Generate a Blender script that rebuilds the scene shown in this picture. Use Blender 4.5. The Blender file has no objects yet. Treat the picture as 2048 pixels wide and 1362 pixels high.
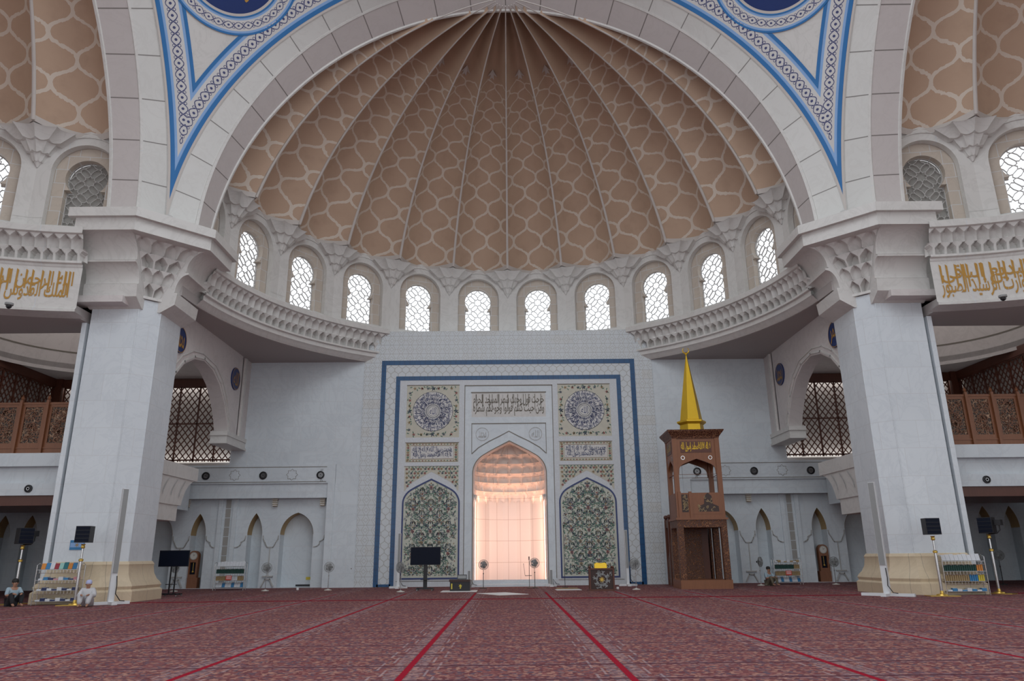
import bpy, math, random, unicodedata
from math import sin, cos, pi, sqrt, radians, atan2, hypot
from mathutils import Vector, Matrix
from mathutils.geometry import tessellate_polygon
random.seed(7)
SC = bpy.context.scene
COL = SC.collection
V = Vector

# ---------------------------------------------------------------- camera, world, view
FPX = 1459.07
PITCH, ROLL, YAW = 0.28733123, -0.01028064, 0.00745231
cam_d = bpy.data.cameras.new('camera'); cam = bpy.data.objects.new('camera', cam_d); COL.objects.link(cam)
_f = V((sin(YAW) * cos(PITCH), cos(YAW) * cos(PITCH), sin(PITCH)))
_r0 = V((cos(YAW), -sin(YAW), 0)); _u0 = _r0.cross(_f)
_r = _r0 * cos(ROLL) + _u0 * sin(ROLL); _u = _u0 * cos(ROLL) - _r0 * sin(ROLL)
cam.matrix_world = Matrix(((_r.x, _u.x, -_f.x, 0), (_r.y, _u.y, -_f.y, 0), (_r.z, _u.z, -_f.z, 1.65), (0, 0, 0, 1)))
cam_d.sensor_width = 36; cam_d.lens = FPX / 2048 * 36; cam_d.clip_end = 500
SC.camera = cam
world = bpy.data.worlds.new('daylight'); SC.world = world; world.use_nodes = True
world.node_tree.nodes['Background'].inputs[0].default_value = (0.92, 0.95, 0.985, 1)
world.node_tree.nodes['Background'].inputs[1].default_value = 1.12
SC.view_settings.view_transform = 'Standard'; SC.view_settings.look = 'None'
SC.view_settings.exposure = 0.12; SC.view_settings.gamma = 1.0; SC.view_settings.use_curve_mapping = False
SC.cycles.max_bounces = 6; SC.cycles.diffuse_bounces = 4; SC.cycles.glossy_bounces = 3
SC.cycles.use_denoising = True

def lamp(name, kind, loc, power, color=(1, 1, 1), size=1.0, size_y=None, rot=(0, 0, 0), spread=None):
    d = bpy.data.lights.new(name, kind); d.energy = power; d.color = color
    if kind == 'AREA':
        d.size = size
        if size_y: d.shape = 'RECTANGLE'; d.size_y = size_y
        if spread: d.spread = spread
    elif kind in ('POINT', 'SPOT'): d.shadow_soft_size = size
    o = bpy.data.objects.new(name, d); COL.objects.link(o); o.location = loc; o.rotation_euler = rot
    return o
# daylight of the great dome's window ring, above the middle of the hall
lamp('dome_window_light', 'AREA', (0, 12, 34), 2600, (0.90, 0.95, 1.0), 22, rot=(radians(-10), 0, 0))
# warm wall washers in the mihrab niche, and added unseen fills under its vault
for sx in (-1, 1):
    lamp('mihrab_wall_washer', 'AREA', (0.08 + sx * 2.0, 44.95, 2.6), 60, (1.0, 0.56, 0.42), 0.16, 5.0, rot=(radians(90), 0, radians(-sx * 8)))
    lamp('mihrab_vault_fill', 'AREA', (0.08 + sx * 1.55, 45.7, 4.75), 6, (1.0, 0.42, 0.22), 0.6, 0.3, rot=(radians(180), radians(-sx * 20), 0))
lamp('mihrab_vault_fill', 'AREA', (0.08, 46.3, 4.75), 15, (1.0, 0.42, 0.22), 1.6, 0.3, rot=(radians(200), 0, 0))
for sx in (-1, 1):     # added fills: strips brightening the wall behind each lattice, one per side hall
    lamp('lattice_backing_fill', 'AREA', (0.08 + sx * 22.5, 44.92, 12.3), 50, (1.0, .96, .92), 11, .4); lamp('lattice_backing_fill', 'AREA', (0.08 + sx * 22.5, 44.92, 7.3), 42, (1.0, .96, .92), 11, .4, rot=(radians(180), 0, 0))
    lamp('side_hall_fill', 'AREA', (0.08 + sx * 25, 38, 14.8), 90, (1.0, .95, .90), 8)
# ---------------------------------------------------------------- mesh helpers
class MB:
    def __init__(s): s.v = []; s.f = []; s.m = []; s.uv = {}; s.cur = 0
    def add(s, verts, faces, uvs=None):
        b = len(s.v); s.v += [tuple(v) for v in verts]
        for i, f in enumerate(faces):
            if uvs: s.uv[len(s.f)] = [uvs[j] for j in f]
            s.f.append([b + j for j in f]); s.m.append(s.cur)
        return s
    def mat(s, i): s.cur = i; return s
    def box(s, x0, x1, y0, y1, z0, z1):
        return s.add([(x0, y0, z0), (x1, y0, z0), (x1, y1, z0), (x0, y1, z0), (x0, y0, z1), (x1, y0, z1), (x1, y1, z1), (x0, y1, z1)],
                     [(0, 3, 2, 1), (4, 5, 6, 7), (0, 1, 5, 4), (1, 2, 6, 5), (2, 3, 7, 6), (3, 0, 4, 7)])
    def cbox(s, c, d, M=None):
        b = len(s.v); s.box(c[0] - d[0] / 2, c[0] + d[0] / 2, c[1] - d[1] / 2, c[1] + d[1] / 2, c[2] - d[2] / 2, c[2] + d[2] / 2)
        if M is not None:
            for i in range(b, len(s.v)): s.v[i] = tuple(M @ V(s.v[i]))
        return s
    def prism(s, poly, z0, z1):             # plan polygon (ccw) extruded in z
        n = len(poly); vs = [(p[0], p[1], z0) for p in poly] + [(p[0], p[1], z1) for p in poly]
        return s.add(vs, [tuple(range(n - 1, -1, -1)), tuple(range(n, 2 * n))] + [(i, (i + 1) % n, n + (i + 1) % n, n + i) for i in range(n)])
    def plate(s, outer, holes, F, t, back=True):   # flat plate in frame F(u,v,n)->xyz, front at n=0, back at n=-t
        loops = [list(outer)] + [list(h) for h in holes]
        flat = [p for L in loops for p in L]
        tris = tessellate_polygon([[V((p[0], p[1], 0)) for p in L] for L in loops])
        fr = [F(p[0], p[1], 0) for p in flat]; bk = [F(p[0], p[1], -t) for p in flat]
        N = len(flat); fs = []
        for a, b, c in tris:
            A, B, C_ = flat[a], flat[b], flat[c]
            if (B[0] - A[0]) * (C_[1] - A[1]) - (B[1] - A[1]) * (C_[0] - A[0]) < 0: b, c = c, b
            fs.append((a, b, c))
            if back: fs.append((N + a, N + c, N + b))
        o = 0
        for L in loops:
            n = len(L); ar = sum(L[i][0] * L[(i + 1) % n][1] - L[(i + 1) % n][0] * L[i][1] for i in range(n))
            hole = L is not loops[0]
            for i in range(n):
                j = (i + 1) % n; q = (o + i, N + o + i, N + o + j, o + j)
                if (ar < 0) != hole: q = q[::-1]
                fs.append(q)
            o += n
        return s.add(fr + bk, fs)
    def revolve(s, prof, c, a0, a1, n, out=False, closed=False):   # prof [(r,z)], angles measured from +y towards +x about centre c
        vs = []; m = len(prof)
        for i in range(n + 1):
            a = a0 + (a1 - a0) * i / n
            for r, z in prof: vs.append((c[0] + r * sin(a), c[1] + r * cos(a), z))
        fs = []
        for i in range(n):
            for j in range(m - (0 if closed else 1)):
                k = (j + 1) % m
                q = (i * m + j, (i + 1) * m + j, (i + 1) * m + k, i * m + k); fs.append(q[::-1] if out else q)
        return s.add(vs, fs)
    def lathe(s, prof, c=(0, 0, 0), n=16, cap=True):
        vs = []; m = len(prof)
        for i in range(n):
            a = 2 * pi * i / n
            for r, z in prof: vs.append((c[0] + r * cos(a), c[1] + r * sin(a), c[2] + z))
        fs = [(i * m + j, ((i + 1) % n) * m + j, ((i + 1) % n) * m + j + 1, i * m + j + 1) for i in range(n) for j in range(m - 1)]
        if cap: fs += [tuple(i * m for i in range(n - 1, -1, -1)), tuple(i * m + m - 1 for i in range(n))]
        return s.add(vs, fs)
    def tube(s, pts, r, n=8, closed=False, cap=True):
        P = [V(p) for p in pts]; m = len(P); rr = r if isinstance(r, (list, tuple)) else [r] * m
        vs = []; up = V((0, 0, 1)); prev = None
        for i in range(m):
            if closed: d = P[(i + 1) % m] - P[i - 1]
            else: d = P[min(i + 1, m - 1)] - P[max(i - 1, 0)]
            d.normalize()
            if prev is None: a = d.cross(up if abs(d.z) < .9 else V((1, 0, 0))).normalized()
            else: a = (prev - d * prev.dot(d)).normalized()
            prev = a; b = d.cross(a)
            for k in range(n): t = 2 * pi * k / n; vs.append(P[i] + (a * cos(t) + b * sin(t)) * rr[i])
        fs = []
        for i in range(m if closed else m - 1):
            j = (i + 1) % m
            for k in range(n): fs.append((i * n + k, i * n + (k + 1) % n, j * n + (k + 1) % n, j * n + k))
        if cap and not closed: fs += [tuple(range(n - 1, -1, -1)), tuple((m - 1) * n + k for k in range(n))]
        return s.add(vs, fs)
    def ball(s, c, r, n=10, sz=1.0):
        prof = [(r * sin(pi * j / n), -r * sz * cos(pi * j / n)) for j in range(n + 1)]; prof[0] = (r * .02, -r * sz); prof[-1] = (r * .02, r * sz)
        return s.lathe(prof, c, max(8, n), True)
    def ribbon(s, pts, w, F, n=0.0, closed=False):     # thin flat line of width w drawn in frame F
        L = []; R = []; m = len(pts)
        for i in range(m):
            a = pts[i - 1] if (i or closed) else pts[i]; b = pts[(i + 1) % m] if (i < m - 1 or closed) else pts[i]
            dx, dy = b[0] - a[0], b[1] - a[1]; l = hypot(dx, dy) or 1; k = w / 2 / l
            L.append(F(pts[i][0] - dy * k, pts[i][1] + dx * k, n)); R.append(F(pts[i][0] + dy * k, pts[i][1] - dx * k, n))
        return s.add(L + R, [(i, m + i, m + (i + 1) % m, (i + 1) % m) for i in range(m if closed else m - 1)])
    def line3(s, pts, w, d, F, n=0.0):       # raised bar of width w and height d drawn in frame F
        for i in range(len(pts) - 1):
            (x0, y0), (x1, y1) = pts[i], pts[i + 1]; dx, dy = x1 - x0, y1 - y0; l = hypot(dx, dy)
            if l < 1e-6: continue
            ex, ey = dx / l * w * .4, dy / l * w * .4; nx, ny = -dy / l * w / 2, dx / l * w / 2
            q = [(x0 - ex + nx, y0 - ey + ny), (x0 - ex - nx, y0 - ey - ny), (x1 + ex - nx, y1 + ey - ny), (x1 + ex + nx, y1 + ey + ny)]
            s.add([F(a, b, n) for a, b in q] + [F(a, b, n + d) for a, b in q], [(4, 5, 6, 7), (0, 3, 2, 1), (0, 1, 5, 4), (1, 2, 6, 5), (2, 3, 7, 6), (3, 0, 4, 7)])
        return s
    def build(s, name, mats, parent=None, smooth=None, label=None, world=False):
        me = bpy.data.meshes.new(name); me.from_pydata(s.v, [], s.f)
        if not isinstance(mats, (list, tuple)): mats = [mats]
        for m in mats: me.materials.append(m)
        if len(mats) > 1: me.polygons.foreach_set('material_index', s.m)
        uvl = me.uv_layers.new(name='UVMap'); data = []
        for pi_, p in enumerate(me.polygons):
            if pi_ in s.uv:
                for q in s.uv[pi_]: data += [q[0], q[1]]
            else:
                n = p.normal
                for vi in p.vertices:
                    c = me.vertices[vi].co
                    if abs(n.z) > .75: data += [c.x, c.y]
                    elif abs(n.x) > .92: data += [c.y, c.z]
                    elif abs(n.y) > .92: data += [c.x, c.z]
                    else:
                        l = hypot(n.x, n.y); data += [(c.x * n.y - c.y * n.x) / l, c.z]
        uvl.data.foreach_set('uv', data)
        if smooth: me.shade_smooth(); me.set_sharp_from_angle(angle=radians(smooth))
        me.update()
        o = bpy.data.objects.new(name, me); COL.objects.link(o)
        if parent is not None:
            o.parent = parent
            if world: o.matrix_parent_inverse = wmat(parent).inverted()
        if label: o['label'] = label
        return o

def wmat(o):
    M = Matrix.LocRotScale(o.location, o.rotation_euler, o.scale)
    return (wmat(o.parent) @ o.matrix_parent_inverse @ M) if o.parent else M
def thing(name, label, cat, loc=(0, 0, 0), rz=0.0, group=None):
    o = bpy.data.objects.new(name, None); COL.objects.link(o); o.location = loc; o.rotation_euler = (0, 0, rz)
    o.empty_display_size = .1
    return tag(o, label, cat, group)
def tag(o, label, cat, group=None):
    o['label'] = label; o['category'] = cat
    if group: o['group'] = group
    return o
def struct(o): o['kind'] = 'structure'; return o
def dup(root, loc, rz=None, label=None, group=None):
    def cp(o, par):
        c = o.copy(); COL.objects.link(c)
        if par is not None: c.parent = par; c.matrix_parent_inverse = o.matrix_parent_inverse.copy()
        for ch in list(o.children): cp(ch, c)
        return c
    r = cp(root, None); r.location = loc
    if rz is not None: r.rotation_euler = (0, 0, rz)
    if label: r['label'] = label
    if group: r['group'] = group
    return r
def FR(o, u, v=(0, 0, 1)):                  # frame: origin, in-plane axes u and v, normal n = u x v
    o = V(o); u = V(u).normalized(); v = V(v).normalized(); n = u.cross(v)
    return lambda a, b, c=0.0: o + u * a + v * b + n * c
# front-facing wall frame: u=+x, v=+z, n = x cross z = -y (towards the camera)
def WALLY(y): return FR((0, y, 0), (1, 0, 0))

# ---------------------------------------------------------------- arabic shaping
_FORMS = {}
_K = {'<isolated>': 's', '<final>': 'f', '<initial>': 'i', '<medial>': 'm'}
for cp_ in range(0xFE70, 0xFEFD):
    d = unicodedata.decomposition(chr(cp_)).split()
    if d and d[0] in _K: _FORMS.setdefault(''.join(chr(int(x, 16)) for x in d[1:]), {})[_K[d[0]]] = chr(cp_)
def shape_ar(t):
    out = []; i = 0; L = []
    while i < len(t):
        if t[i] == '\u0644' and t[i:i + 2] in _FORMS and len(t[i:i + 2]) == 2: L.append(t[i:i + 2]); i += 2
        else: L.append(t[i]); i += 1
    nx = lambda c: 'i' in _FORMS.get(c, {})
    pv = lambda c: 'f' in _FORMS.get(c, {})
    for k, c in enumerate(L):
        p = k > 0 and nx(L[k - 1]) and pv(c); n = k + 1 < len(L) and nx(c) and pv(L[k + 1])
        F_ = _FORMS.get(c, {}); out.append(F_.get('m' if p and n else 'f' if p else 'i' if n else 's', c))
    return ''.join(reversed(out))
_TX = {}
def text_geo(t, bold=0.0, arabic=True):
    """flat text outline as (verts, faces) scaled into the unit square"""
    key = (t, bold)
    if key in _TX: return _TX[key]
    c = bpy.data.curves.new('t', 'FONT'); c.body = '\n'.join(shape_ar(x) for x in t.split('\n')) if arabic else t
    c.size = 1; c.resolution_u = 2; c.offset = bold; c.space_line = .62 if arabic else 1.0; c.align_x = 'CENTER'
    o = bpy.data.objects.new('t', c); COL.objects.link(o)
    me = o.evaluated_get(bpy.context.evaluated_depsgraph_get()).to_mesh()
    vs = [tuple(v.co) for v in me.vertices]; fs = [tuple(p.vertices) for p in me.polygons]
    bpy.data.objects.remove(o); bpy.data.curves.remove(c)
    x0 = min(v[0] for v in vs); x1 = max(v[0] for v in vs); y0 = min(v[1] for v in vs); y1 = max(v[1] for v in vs)
    _TX[key] = ([((v[0] - x0) / (x1 - x0), (v[1] - y0) / (y1 - y0)) for v in vs], fs)
    return _TX[key]
def put_text(mb, t, fn, bold=0.0, arabic=True):
    vs, fs = text_geo(t, bold, arabic); mb.add([fn(a, b) for a, b in vs], fs)
# ---------------------------------------------------------------- materials
class NT:
    """small helper for building node materials"""
    def __init__(s, name):
        s.mt = bpy.data.materials.new(name); s.mt.use_nodes = True; s.t = s.mt.node_tree; s.b = s.t.nodes['Principled BSDF']; s._uv = None
    def n(s, ty, **k):
        x = s.t.nodes.new(ty)
        for a, b in k.items(): setattr(x, a, b)
        return x
    def put(s, sock, v):
        if hasattr(v, 'links') or isinstance(v, bpy.types.NodeSocket): s.t.links.new(v, sock)
        else: sock.default_value = v
    def m(s, op, a, b=0.0, c=0.0, clamp=False):
        x = s.n('ShaderNodeMath', operation=op, use_clamp=clamp); s.put(x.inputs[0], a); s.put(x.inputs[1], b); s.put(x.inputs[2], c); return x.outputs[0]
    def uv(s):
        if s._uv is None:
            tc = s.n('ShaderNodeUVMap'); tc.uv_map = 'UVMap'; sp = s.n('ShaderNodeSeparateXYZ'); s.t.links.new(tc.outputs[0], sp.inputs[0])
            s._uv = (tc.outputs[0], sp.outputs[0], sp.outputs[1])
        return s._uv
    def vec(s, x, y, z=0.0):
        c = s.n('ShaderNodeCombineXYZ'); s.put(c.inputs[0], x); s.put(c.inputs[1], y); s.put(c.inputs[2], z); return c.outputs[0]
    def noise(s, scale, detail=3.0, vec=None, rough=.55, dist=0.0):
        x = s.n('ShaderNodeTexNoise'); x.inputs['Scale'].default_value = scale; x.inputs['Detail'].default_value = detail; x.inputs['Roughness'].default_value = rough; x.inputs['Distortion'].default_value = dist
        if vec is None: vec = s.n('ShaderNodeTexCoord').outputs['Object']
        s.t.links.new(vec, x.inputs['Vector']); return x.outputs['Fac']
    def mix(s, f, a, b):
        x = s.n('ShaderNodeMix', data_type='RGBA'); s.put(x.inputs[0], f)
        for k, v in ((6, a), (7, b)): s.put(x.inputs[k], v if not isinstance(v, tuple) else (*v, 1)[:4])
        return x.outputs[2]
    def ramp(s, f, a, b):       # smooth 0..1 between a and b
        x = s.n('ShaderNodeMapRange', interpolation_type='SMOOTHSTEP'); s.put(x.inputs[0], f); x.inputs[1].default_value = a; x.inputs[2].default_value = b; return x.outputs[0]
    def brick(s, w, h, mortar=.012, off=.5, vec=None):
        x = s.n('ShaderNodeTexBrick'); x.offset = off
        x.inputs['Color1'].default_value = (0, 0, 0, 1); x.inputs['Color2'].default_value = (1, 1, 1, 1); x.inputs['Mortar'].default_value = (0.5, .5, .5, 1)
        x.inputs['Scale'].default_value = 1; x.inputs['Brick Width'].default_value = w; x.inputs['Row Height'].default_value = h
        x.inputs['Mortar Size'].default_value = mortar; x.inputs['Mortar Smooth'].default_value = .1
        s.t.links.new(vec if vec is not None else s.uv()[0], x.inputs['Vector']); return x.outputs['Color'], x.outputs['Fac']
    def ogee(s, x, y, sx, sy, w, amp=.25, h3=.03):
        """mask of an ogee lattice; cells sx wide and sy high"""
        t = s.m('MULTIPLY', y, 2 * pi / sy); K_ = h3; tk = math.tanh(K_)
        th = s.m('TANH', s.m('MULTIPLY', s.m('COSINE', t), K_)); c = s.m('MULTIPLY', th, amp / tk)
        u = s.m('DIVIDE', x, sx)
        def d(v): return s.m('ABSOLUTE', s.m('SUBTRACT', s.m('FRACT', v), .5))
        a = d(s.m('ADD', s.m('SUBTRACT', u, c), .5)); b = d(s.m('ADD', u, c))
        dm = s.m('MINIMUM', a, b)
        sl = s.m('MULTIPLY', s.m('MULTIPLY', s.m('SUBTRACT', 1.0, s.m('MULTIPLY', th, th)), s.m('SINE', t)), amp / tk * K_ * 2 * pi * sx / sy)
        g = s.m('SQRT', s.m('ADD', 1.0, s.m('MULTIPLY', sl, sl)))
        return s.m('LESS_THAN', s.m('DIVIDE', dm, g), w)
    def fin(s, col, rough=.5, metal=0.0, bump=None, bs=.3, bd=.02, spec=None):
        s.put(s.b.inputs['Base Color'], (*col, 1) if isinstance(col, tuple) and len(col) == 3 else col); s.put(s.b.inputs['Roughness'], rough); s.b.inputs['Metallic'].default_value = metal
        if spec is not None: s.b.inputs['Specular IOR Level'].default_value = spec
        if bump is not None:
            x = s.n('ShaderNodeBump'); x.inputs['Strength'].default_value = bs; x.inputs['Distance'].default_value = bd; s.t.links.new(bump, x.inputs['Height']); s.t.links.new(x.outputs[0], s.b.inputs['Normal'])
        return s.mt

def plain(name, col, rough=.5, metal=0.0, vary=.06, scale=3.0):
    n = NT(name); f = n.noise(scale, 4)
    lo = tuple(max(0, c * (1 - vary)) for c in col); hi = tuple(min(1, c * (1 + vary)) for c in col)
    return n.fin(n.mix(f, lo, hi), rough, metal)

def marble(name, base, vein, w=1.0, h=.62, rough=.28, joint=(.60, .63, .66), tint=.06, mort=.012):
    n = NT(name); o = n.n('ShaderNodeTexCoord').outputs['Object']
    v1 = n.noise(.55, 5, o, .62, 2.2); vv = n.ramp(n.m('ABSOLUTE', n.m('SUBTRACT', v1, .5)), 0.0, .055)
    big = n.noise(.25, 3, o)
    col = n.mix(n.m('MULTIPLY', n.m('SUBTRACT', 1.0, vv), .30), base, vein)
    col = n.mix(n.m('MULTIPLY', n.ramp(big, .35, .7), .22), col, vein)
    bc, bf = n.brick(w, h, mort)
    sep = n.n('ShaderNodeSeparateColor'); n.t.links.new(bc, sep.inputs[0])
    col = n.mix(n.m('MULTIPLY', sep.outputs[0], tint * 3), col, tuple(c * .86 for c in vein))
    col = n.mix(bf, col, joint)
    return n.fin(col, rough)

M = {}
M['marble'] = marble('white_veined_marble', (.70, .75, .79), (.55, .60, .65), 1.35, 1.18, .2)
M['marble_wall'] = marble('grey_white_marble', (.66, .715, .755), (.49, .54, .59), 1.05, .78, .3)
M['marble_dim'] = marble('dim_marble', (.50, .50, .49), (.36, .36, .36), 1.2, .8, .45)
M['plaster'] = marble('pale_stone', (.66, .65, .63), (.50, .49, .47), 40, 40, .6, tint=0)
M['plaster_warm'] = marble('warm_plaster', (.66, .62, .61), (.51, .48, .47), 60, 60, .7, tint=0)
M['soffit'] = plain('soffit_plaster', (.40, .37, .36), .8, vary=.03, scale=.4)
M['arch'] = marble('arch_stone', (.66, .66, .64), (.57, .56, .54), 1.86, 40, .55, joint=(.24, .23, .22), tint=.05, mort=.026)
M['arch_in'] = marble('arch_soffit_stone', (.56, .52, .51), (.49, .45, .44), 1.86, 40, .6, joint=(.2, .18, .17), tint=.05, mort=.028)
M['window_stone'] = marble('tan_window_stone', (.56, .49, .42), (.45, .39, .33), .9, .7, .55)
M['tan_stone'] = marble('tan_limestone', (.66, .55, .39), (.52, .42, .29), 1.6, 40, .45, joint=(.4, .34, .25))
M['ochre'] = plain('ochre_arch_lining', (.47, .33, .16), .6)
M['tracery'] = plain('tracery_stone', (.50, .49, .48), .6)
M['blue'] = None
n = NT('blue_glazed_tile'); _, bf = n.brick(.32, .32, .01, 0.0); f = n.noise(2.4, 4)
M['blue'] = n.fin(n.mix(bf, n.mix(f, (.006, .05, .15), (.012, .10, .25)), (.01, .04, .10)), .25)
M['navy'] = plain('navy_enamel', (.006, .03, .15), .35)
M['navy_ink'] = plain('navy_inlay', (.035, .055, .17), .5)
M['blue_paint'] = plain('blue_paint', (.02, .16, .42), .5)
M['sky_paint'] = plain('pale_blue_paint', (.24, .41, .70), .5)
M['gold'] = plain('gold_leaf', (.72, .46, .03), .32, .55, .08)
M['gold_ink'] = plain('ochre_gold_lettering', (.46, .25, .05), .5)
M['brass'] = plain('brass', (.62, .42, .10), .3, .8)
M['steel'] = plain('steel', (.42, .42, .43), .25, .9)
M['chrome'] = plain('bright_steel', (.6, .6, .6), .18, .9)
M['white'] = plain('white_paint', (.70, .72, .74), .45)
M['offwhite'] = plain('offwhite_plastic', (.62, .60, .55), .45)
M['grey'] = plain('grey_grille', (.28, .29, .29), .6)
M['black'] = plain('black_plastic', (.012, .012, .015), .4)
M['screen'] = plain('dark_screen', (.006, .009, .020), .45)
M['screen'].node_tree.nodes['Principled BSDF'].inputs['Specular IOR Level'].default_value = .12; M['dark'] = plain('dark_wood', (.035, .014, .010), .4)
M['red'] = plain('red_notice', (.62, .06, .04), .6)
M['paper'] = plain('white_paper', (.75, .75, .75), .7)
M['skin'] = plain('skin', (.38, .20, .13), .55)
M['hair'] = plain('black_hair', (.01, .008, .007), .6)
M['robe'] = plain('white_robe', (.52, .52, .54), .8)
M['cap'] = plain('lavender_cap', (.46, .50, .74), .8)
M['blue_shirt'] = plain('pale_blue_shirt', (.33, .43, .50), .85)
M['trousers'] = plain('dark_trousers', (.02, .02, .024), .9)
M['khaki'] = plain('khaki_trousers', (.14, .12, .085), .9)
for nm, c in dict(b_white=(.62, .64, .68), b_green=(.01, .055, .045), b_tan=(.34, .24, .12), b_red=(.30, .035, .05), b_blue=(.04, .20, .42), b_teal=(.02, .16, .19), b_orange=(.62, .24, .05), b_pink=(.55, .24, .26), b_yellow=(.62, .50, .06), b_navy=(.02, .03, .10), b_mint=(.30, .55, .50)).items():
    M[nm] = plain('book_' + nm[2:], c, .6)

# wood, plain and carved
def wood(name, a, b, rough=.4):
    n = NT(name); o = n.n('ShaderNodeTexCoord').outputs['Object']; mp = n.n('ShaderNodeMapping'); mp.inputs['Scale'].default_value = (6, 6, .8); n.t.links.new(o, mp.inputs[0])
    f = n.noise(2.2, 5, mp.outputs[0], .6, .8); return n.fin(n.mix(f, a, b), rough)
M['wood'] = wood('polished_brown_wood', (.17, .060, .024), (.27, .105, .045))
M['wood_dark'] = wood('dark_brown_wood', (.075, .022, .012), (.13, .04, .022))
def carved(name, a, b, c, scale):
    n = NT(name); o = n.n('ShaderNodeTexCoord').outputs['Object']
    v = n.n('ShaderNodeTexVoronoi', feature='DISTANCE_TO_EDGE'); v.inputs['Scale'].default_value = scale; nz = n.noise(scale * .6, 2, o)
    ad = n.n('ShaderNodeVectorMath', operation='ADD'); n.t.links.new(o, ad.inputs[0]); n.t.links.new(n.vec(n.m('MULTIPLY', nz, .12), n.m('MULTIPLY', nz, .1), n.m('MULTIPLY', nz, .2)), ad.inputs[1]); n.t.links.new(ad.outputs[0], v.inputs['Vector'])
    d = v.outputs['Distance']; k = n.ramp(d, .02, .12)
    col = n.mix(k, n.mix(n.noise(scale * 1.3, 2, o), b, c), a)
    return n.fin(col, .45, bump=n.m('SUBTRACT', 1.0, k), bs=.9, bd=.03)
M['carved'] = carved('carved_brown_wood', (.075, .022, .011), (.24, .10, .045), (.36, .17, .08), 9.0)
M['carved_light'] = carved('pierced_scroll_carving', (.045, .022, .014), (.34, .19, .11), (.46, .32, .22), 7.0)

# carpet: fine red pile pattern, prayer rows across and bright red lines along the hall
n = NT('red_prayer_carpet'); tc = n.n('ShaderNodeTexCoord').outputs['Object']; sp = n.n('ShaderNodeSeparateXYZ'); n.t.links.new(tc, sp.inputs[0]); X_, Y_ = sp.outputs[0], sp.outputs[1]
vo = n.n('ShaderNodeTexVoronoi'); vo.inputs['Scale'].default_value = 17; n.t.links.new(tc, vo.inputs['Vector']); vc = n.n('ShaderNodeSeparateColor'); n.t.links.new(vo.outputs['Color'], vc.inputs[0])
f1 = n.ramp(vc.outputs[0], .35, .65); f2 = n.ramp(vc.outputs[1], .70, .8); f3 = n.ramp(vc.outputs[2], .78, .86)
col = n.mix(f1, (.115, .032, .038), (.205, .072, .070)); col = n.mix(f2, col, (.34, .18, .14)); col = n.mix(f3, col, (.09, .065, .09))
yr = n.m('FRACT', n.m('DIVIDE', n.m('SUBTRACT', Y_, 12.5), 1.42)); yb = n.m('ABSOLUTE', n.m('SUBTRACT', yr, .5))
xr = n.m('FRACT', n.m('DIVIDE', n.m('SUBTRACT', X_, 1.72), 3.28)); xb = n.m('MULTIPLY', n.m('ABSOLUTE', n.m('SUBTRACT', n.m('FRACT', n.m('ADD', xr, .5)), .5)), 3.28)
# pale key-pattern border of each row and beside each red line
row = n.m('MULTIPLY', n.ramp(yb, .36, .42), .35); col = n.mix(n.m('MULTIPLY', row, f1), col, (.30, .22, .24))
edge = n.m('MULTIPLY', n.m('LESS_THAN', xb, .26), n.m('GREATER_THAN', xb, .07)); col = n.mix(n.m('MULTIPLY', edge, n.m('ADD', .12, n.m('MULTIPLY', f1, .3))), col, (.30, .25, .27))
stp = n.m('ABSOLUTE', n.m('SUBTRACT', xb, n.m('ADD', .32, n.m('MULTIPLY', n.m('GREATER_THAN', yb, .22), .14)))); col = n.mix(n.m('MULTIPLY', n.m('LESS_THAN', stp, .018), .4), col, (.46, .40, .42))
col = n.mix(n.m('MULTIPLY', n.ramp(yb, .44, .47), .8), col, (.05, .008, .02))
nz = n.noise(.35, 3, tc); col = n.mix(n.m('MULTIPLY', nz, .25), col, (.26, .13, .14))
red = n.m('MULTIPLY', n.m('LESS_THAN', xb, .052), n.m('LESS_THAN', Y_, 36.5)); col = n.mix(red, col, (.27, .006, .022))
cr = n.m('LESS_THAN', n.m('ABSOLUTE', n.m('SUBTRACT', Y_, 31.2)), .30); col = n.mix(cr, col, (.20, .004, .018))
M['carpet'] = n.fin(col, .95, spec=.1)

# ribbed dome: tan field with a cream ogee net (uv: lobe number, mercator height)
n = NT('dome_ogee_plaster'); uv, U_, V_ = n.uv(); o = n.n('ShaderNodeTexCoord').outputs['Object']
wide = n.noise(1.4, 2, o); wig = n.m('MULTIPLY', n.m('SUBTRACT', n.noise(5.5, 2, o), .5), .05)
net = n.ogee(n.m('ADD', U_, n.m('MULTIPLY', wig, .4)), n.m('ADD', V_, wig), .5, .62, .040, .25, 1.15)
top = n.m('LESS_THAN', V_, 5.85)
base = n.mix(n.noise(.5, 5, o, .6), (.46, .318, .228), (.55, .40, .295)); base = n.mix(n.m('MULTIPLY', n.ramp(n.noise(.9, 4, o), .52, .75), .35), base, (.38, .265, .19))
M['dome'] = n.fin(n.mix(n.m('MULTIPLY', n.m('MULTIPLY', net, top), .95), base, (.66, .58, .50)), .8)
M['rib'] = plain('cream_rib', (.56, .52, .49), .7)

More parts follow.
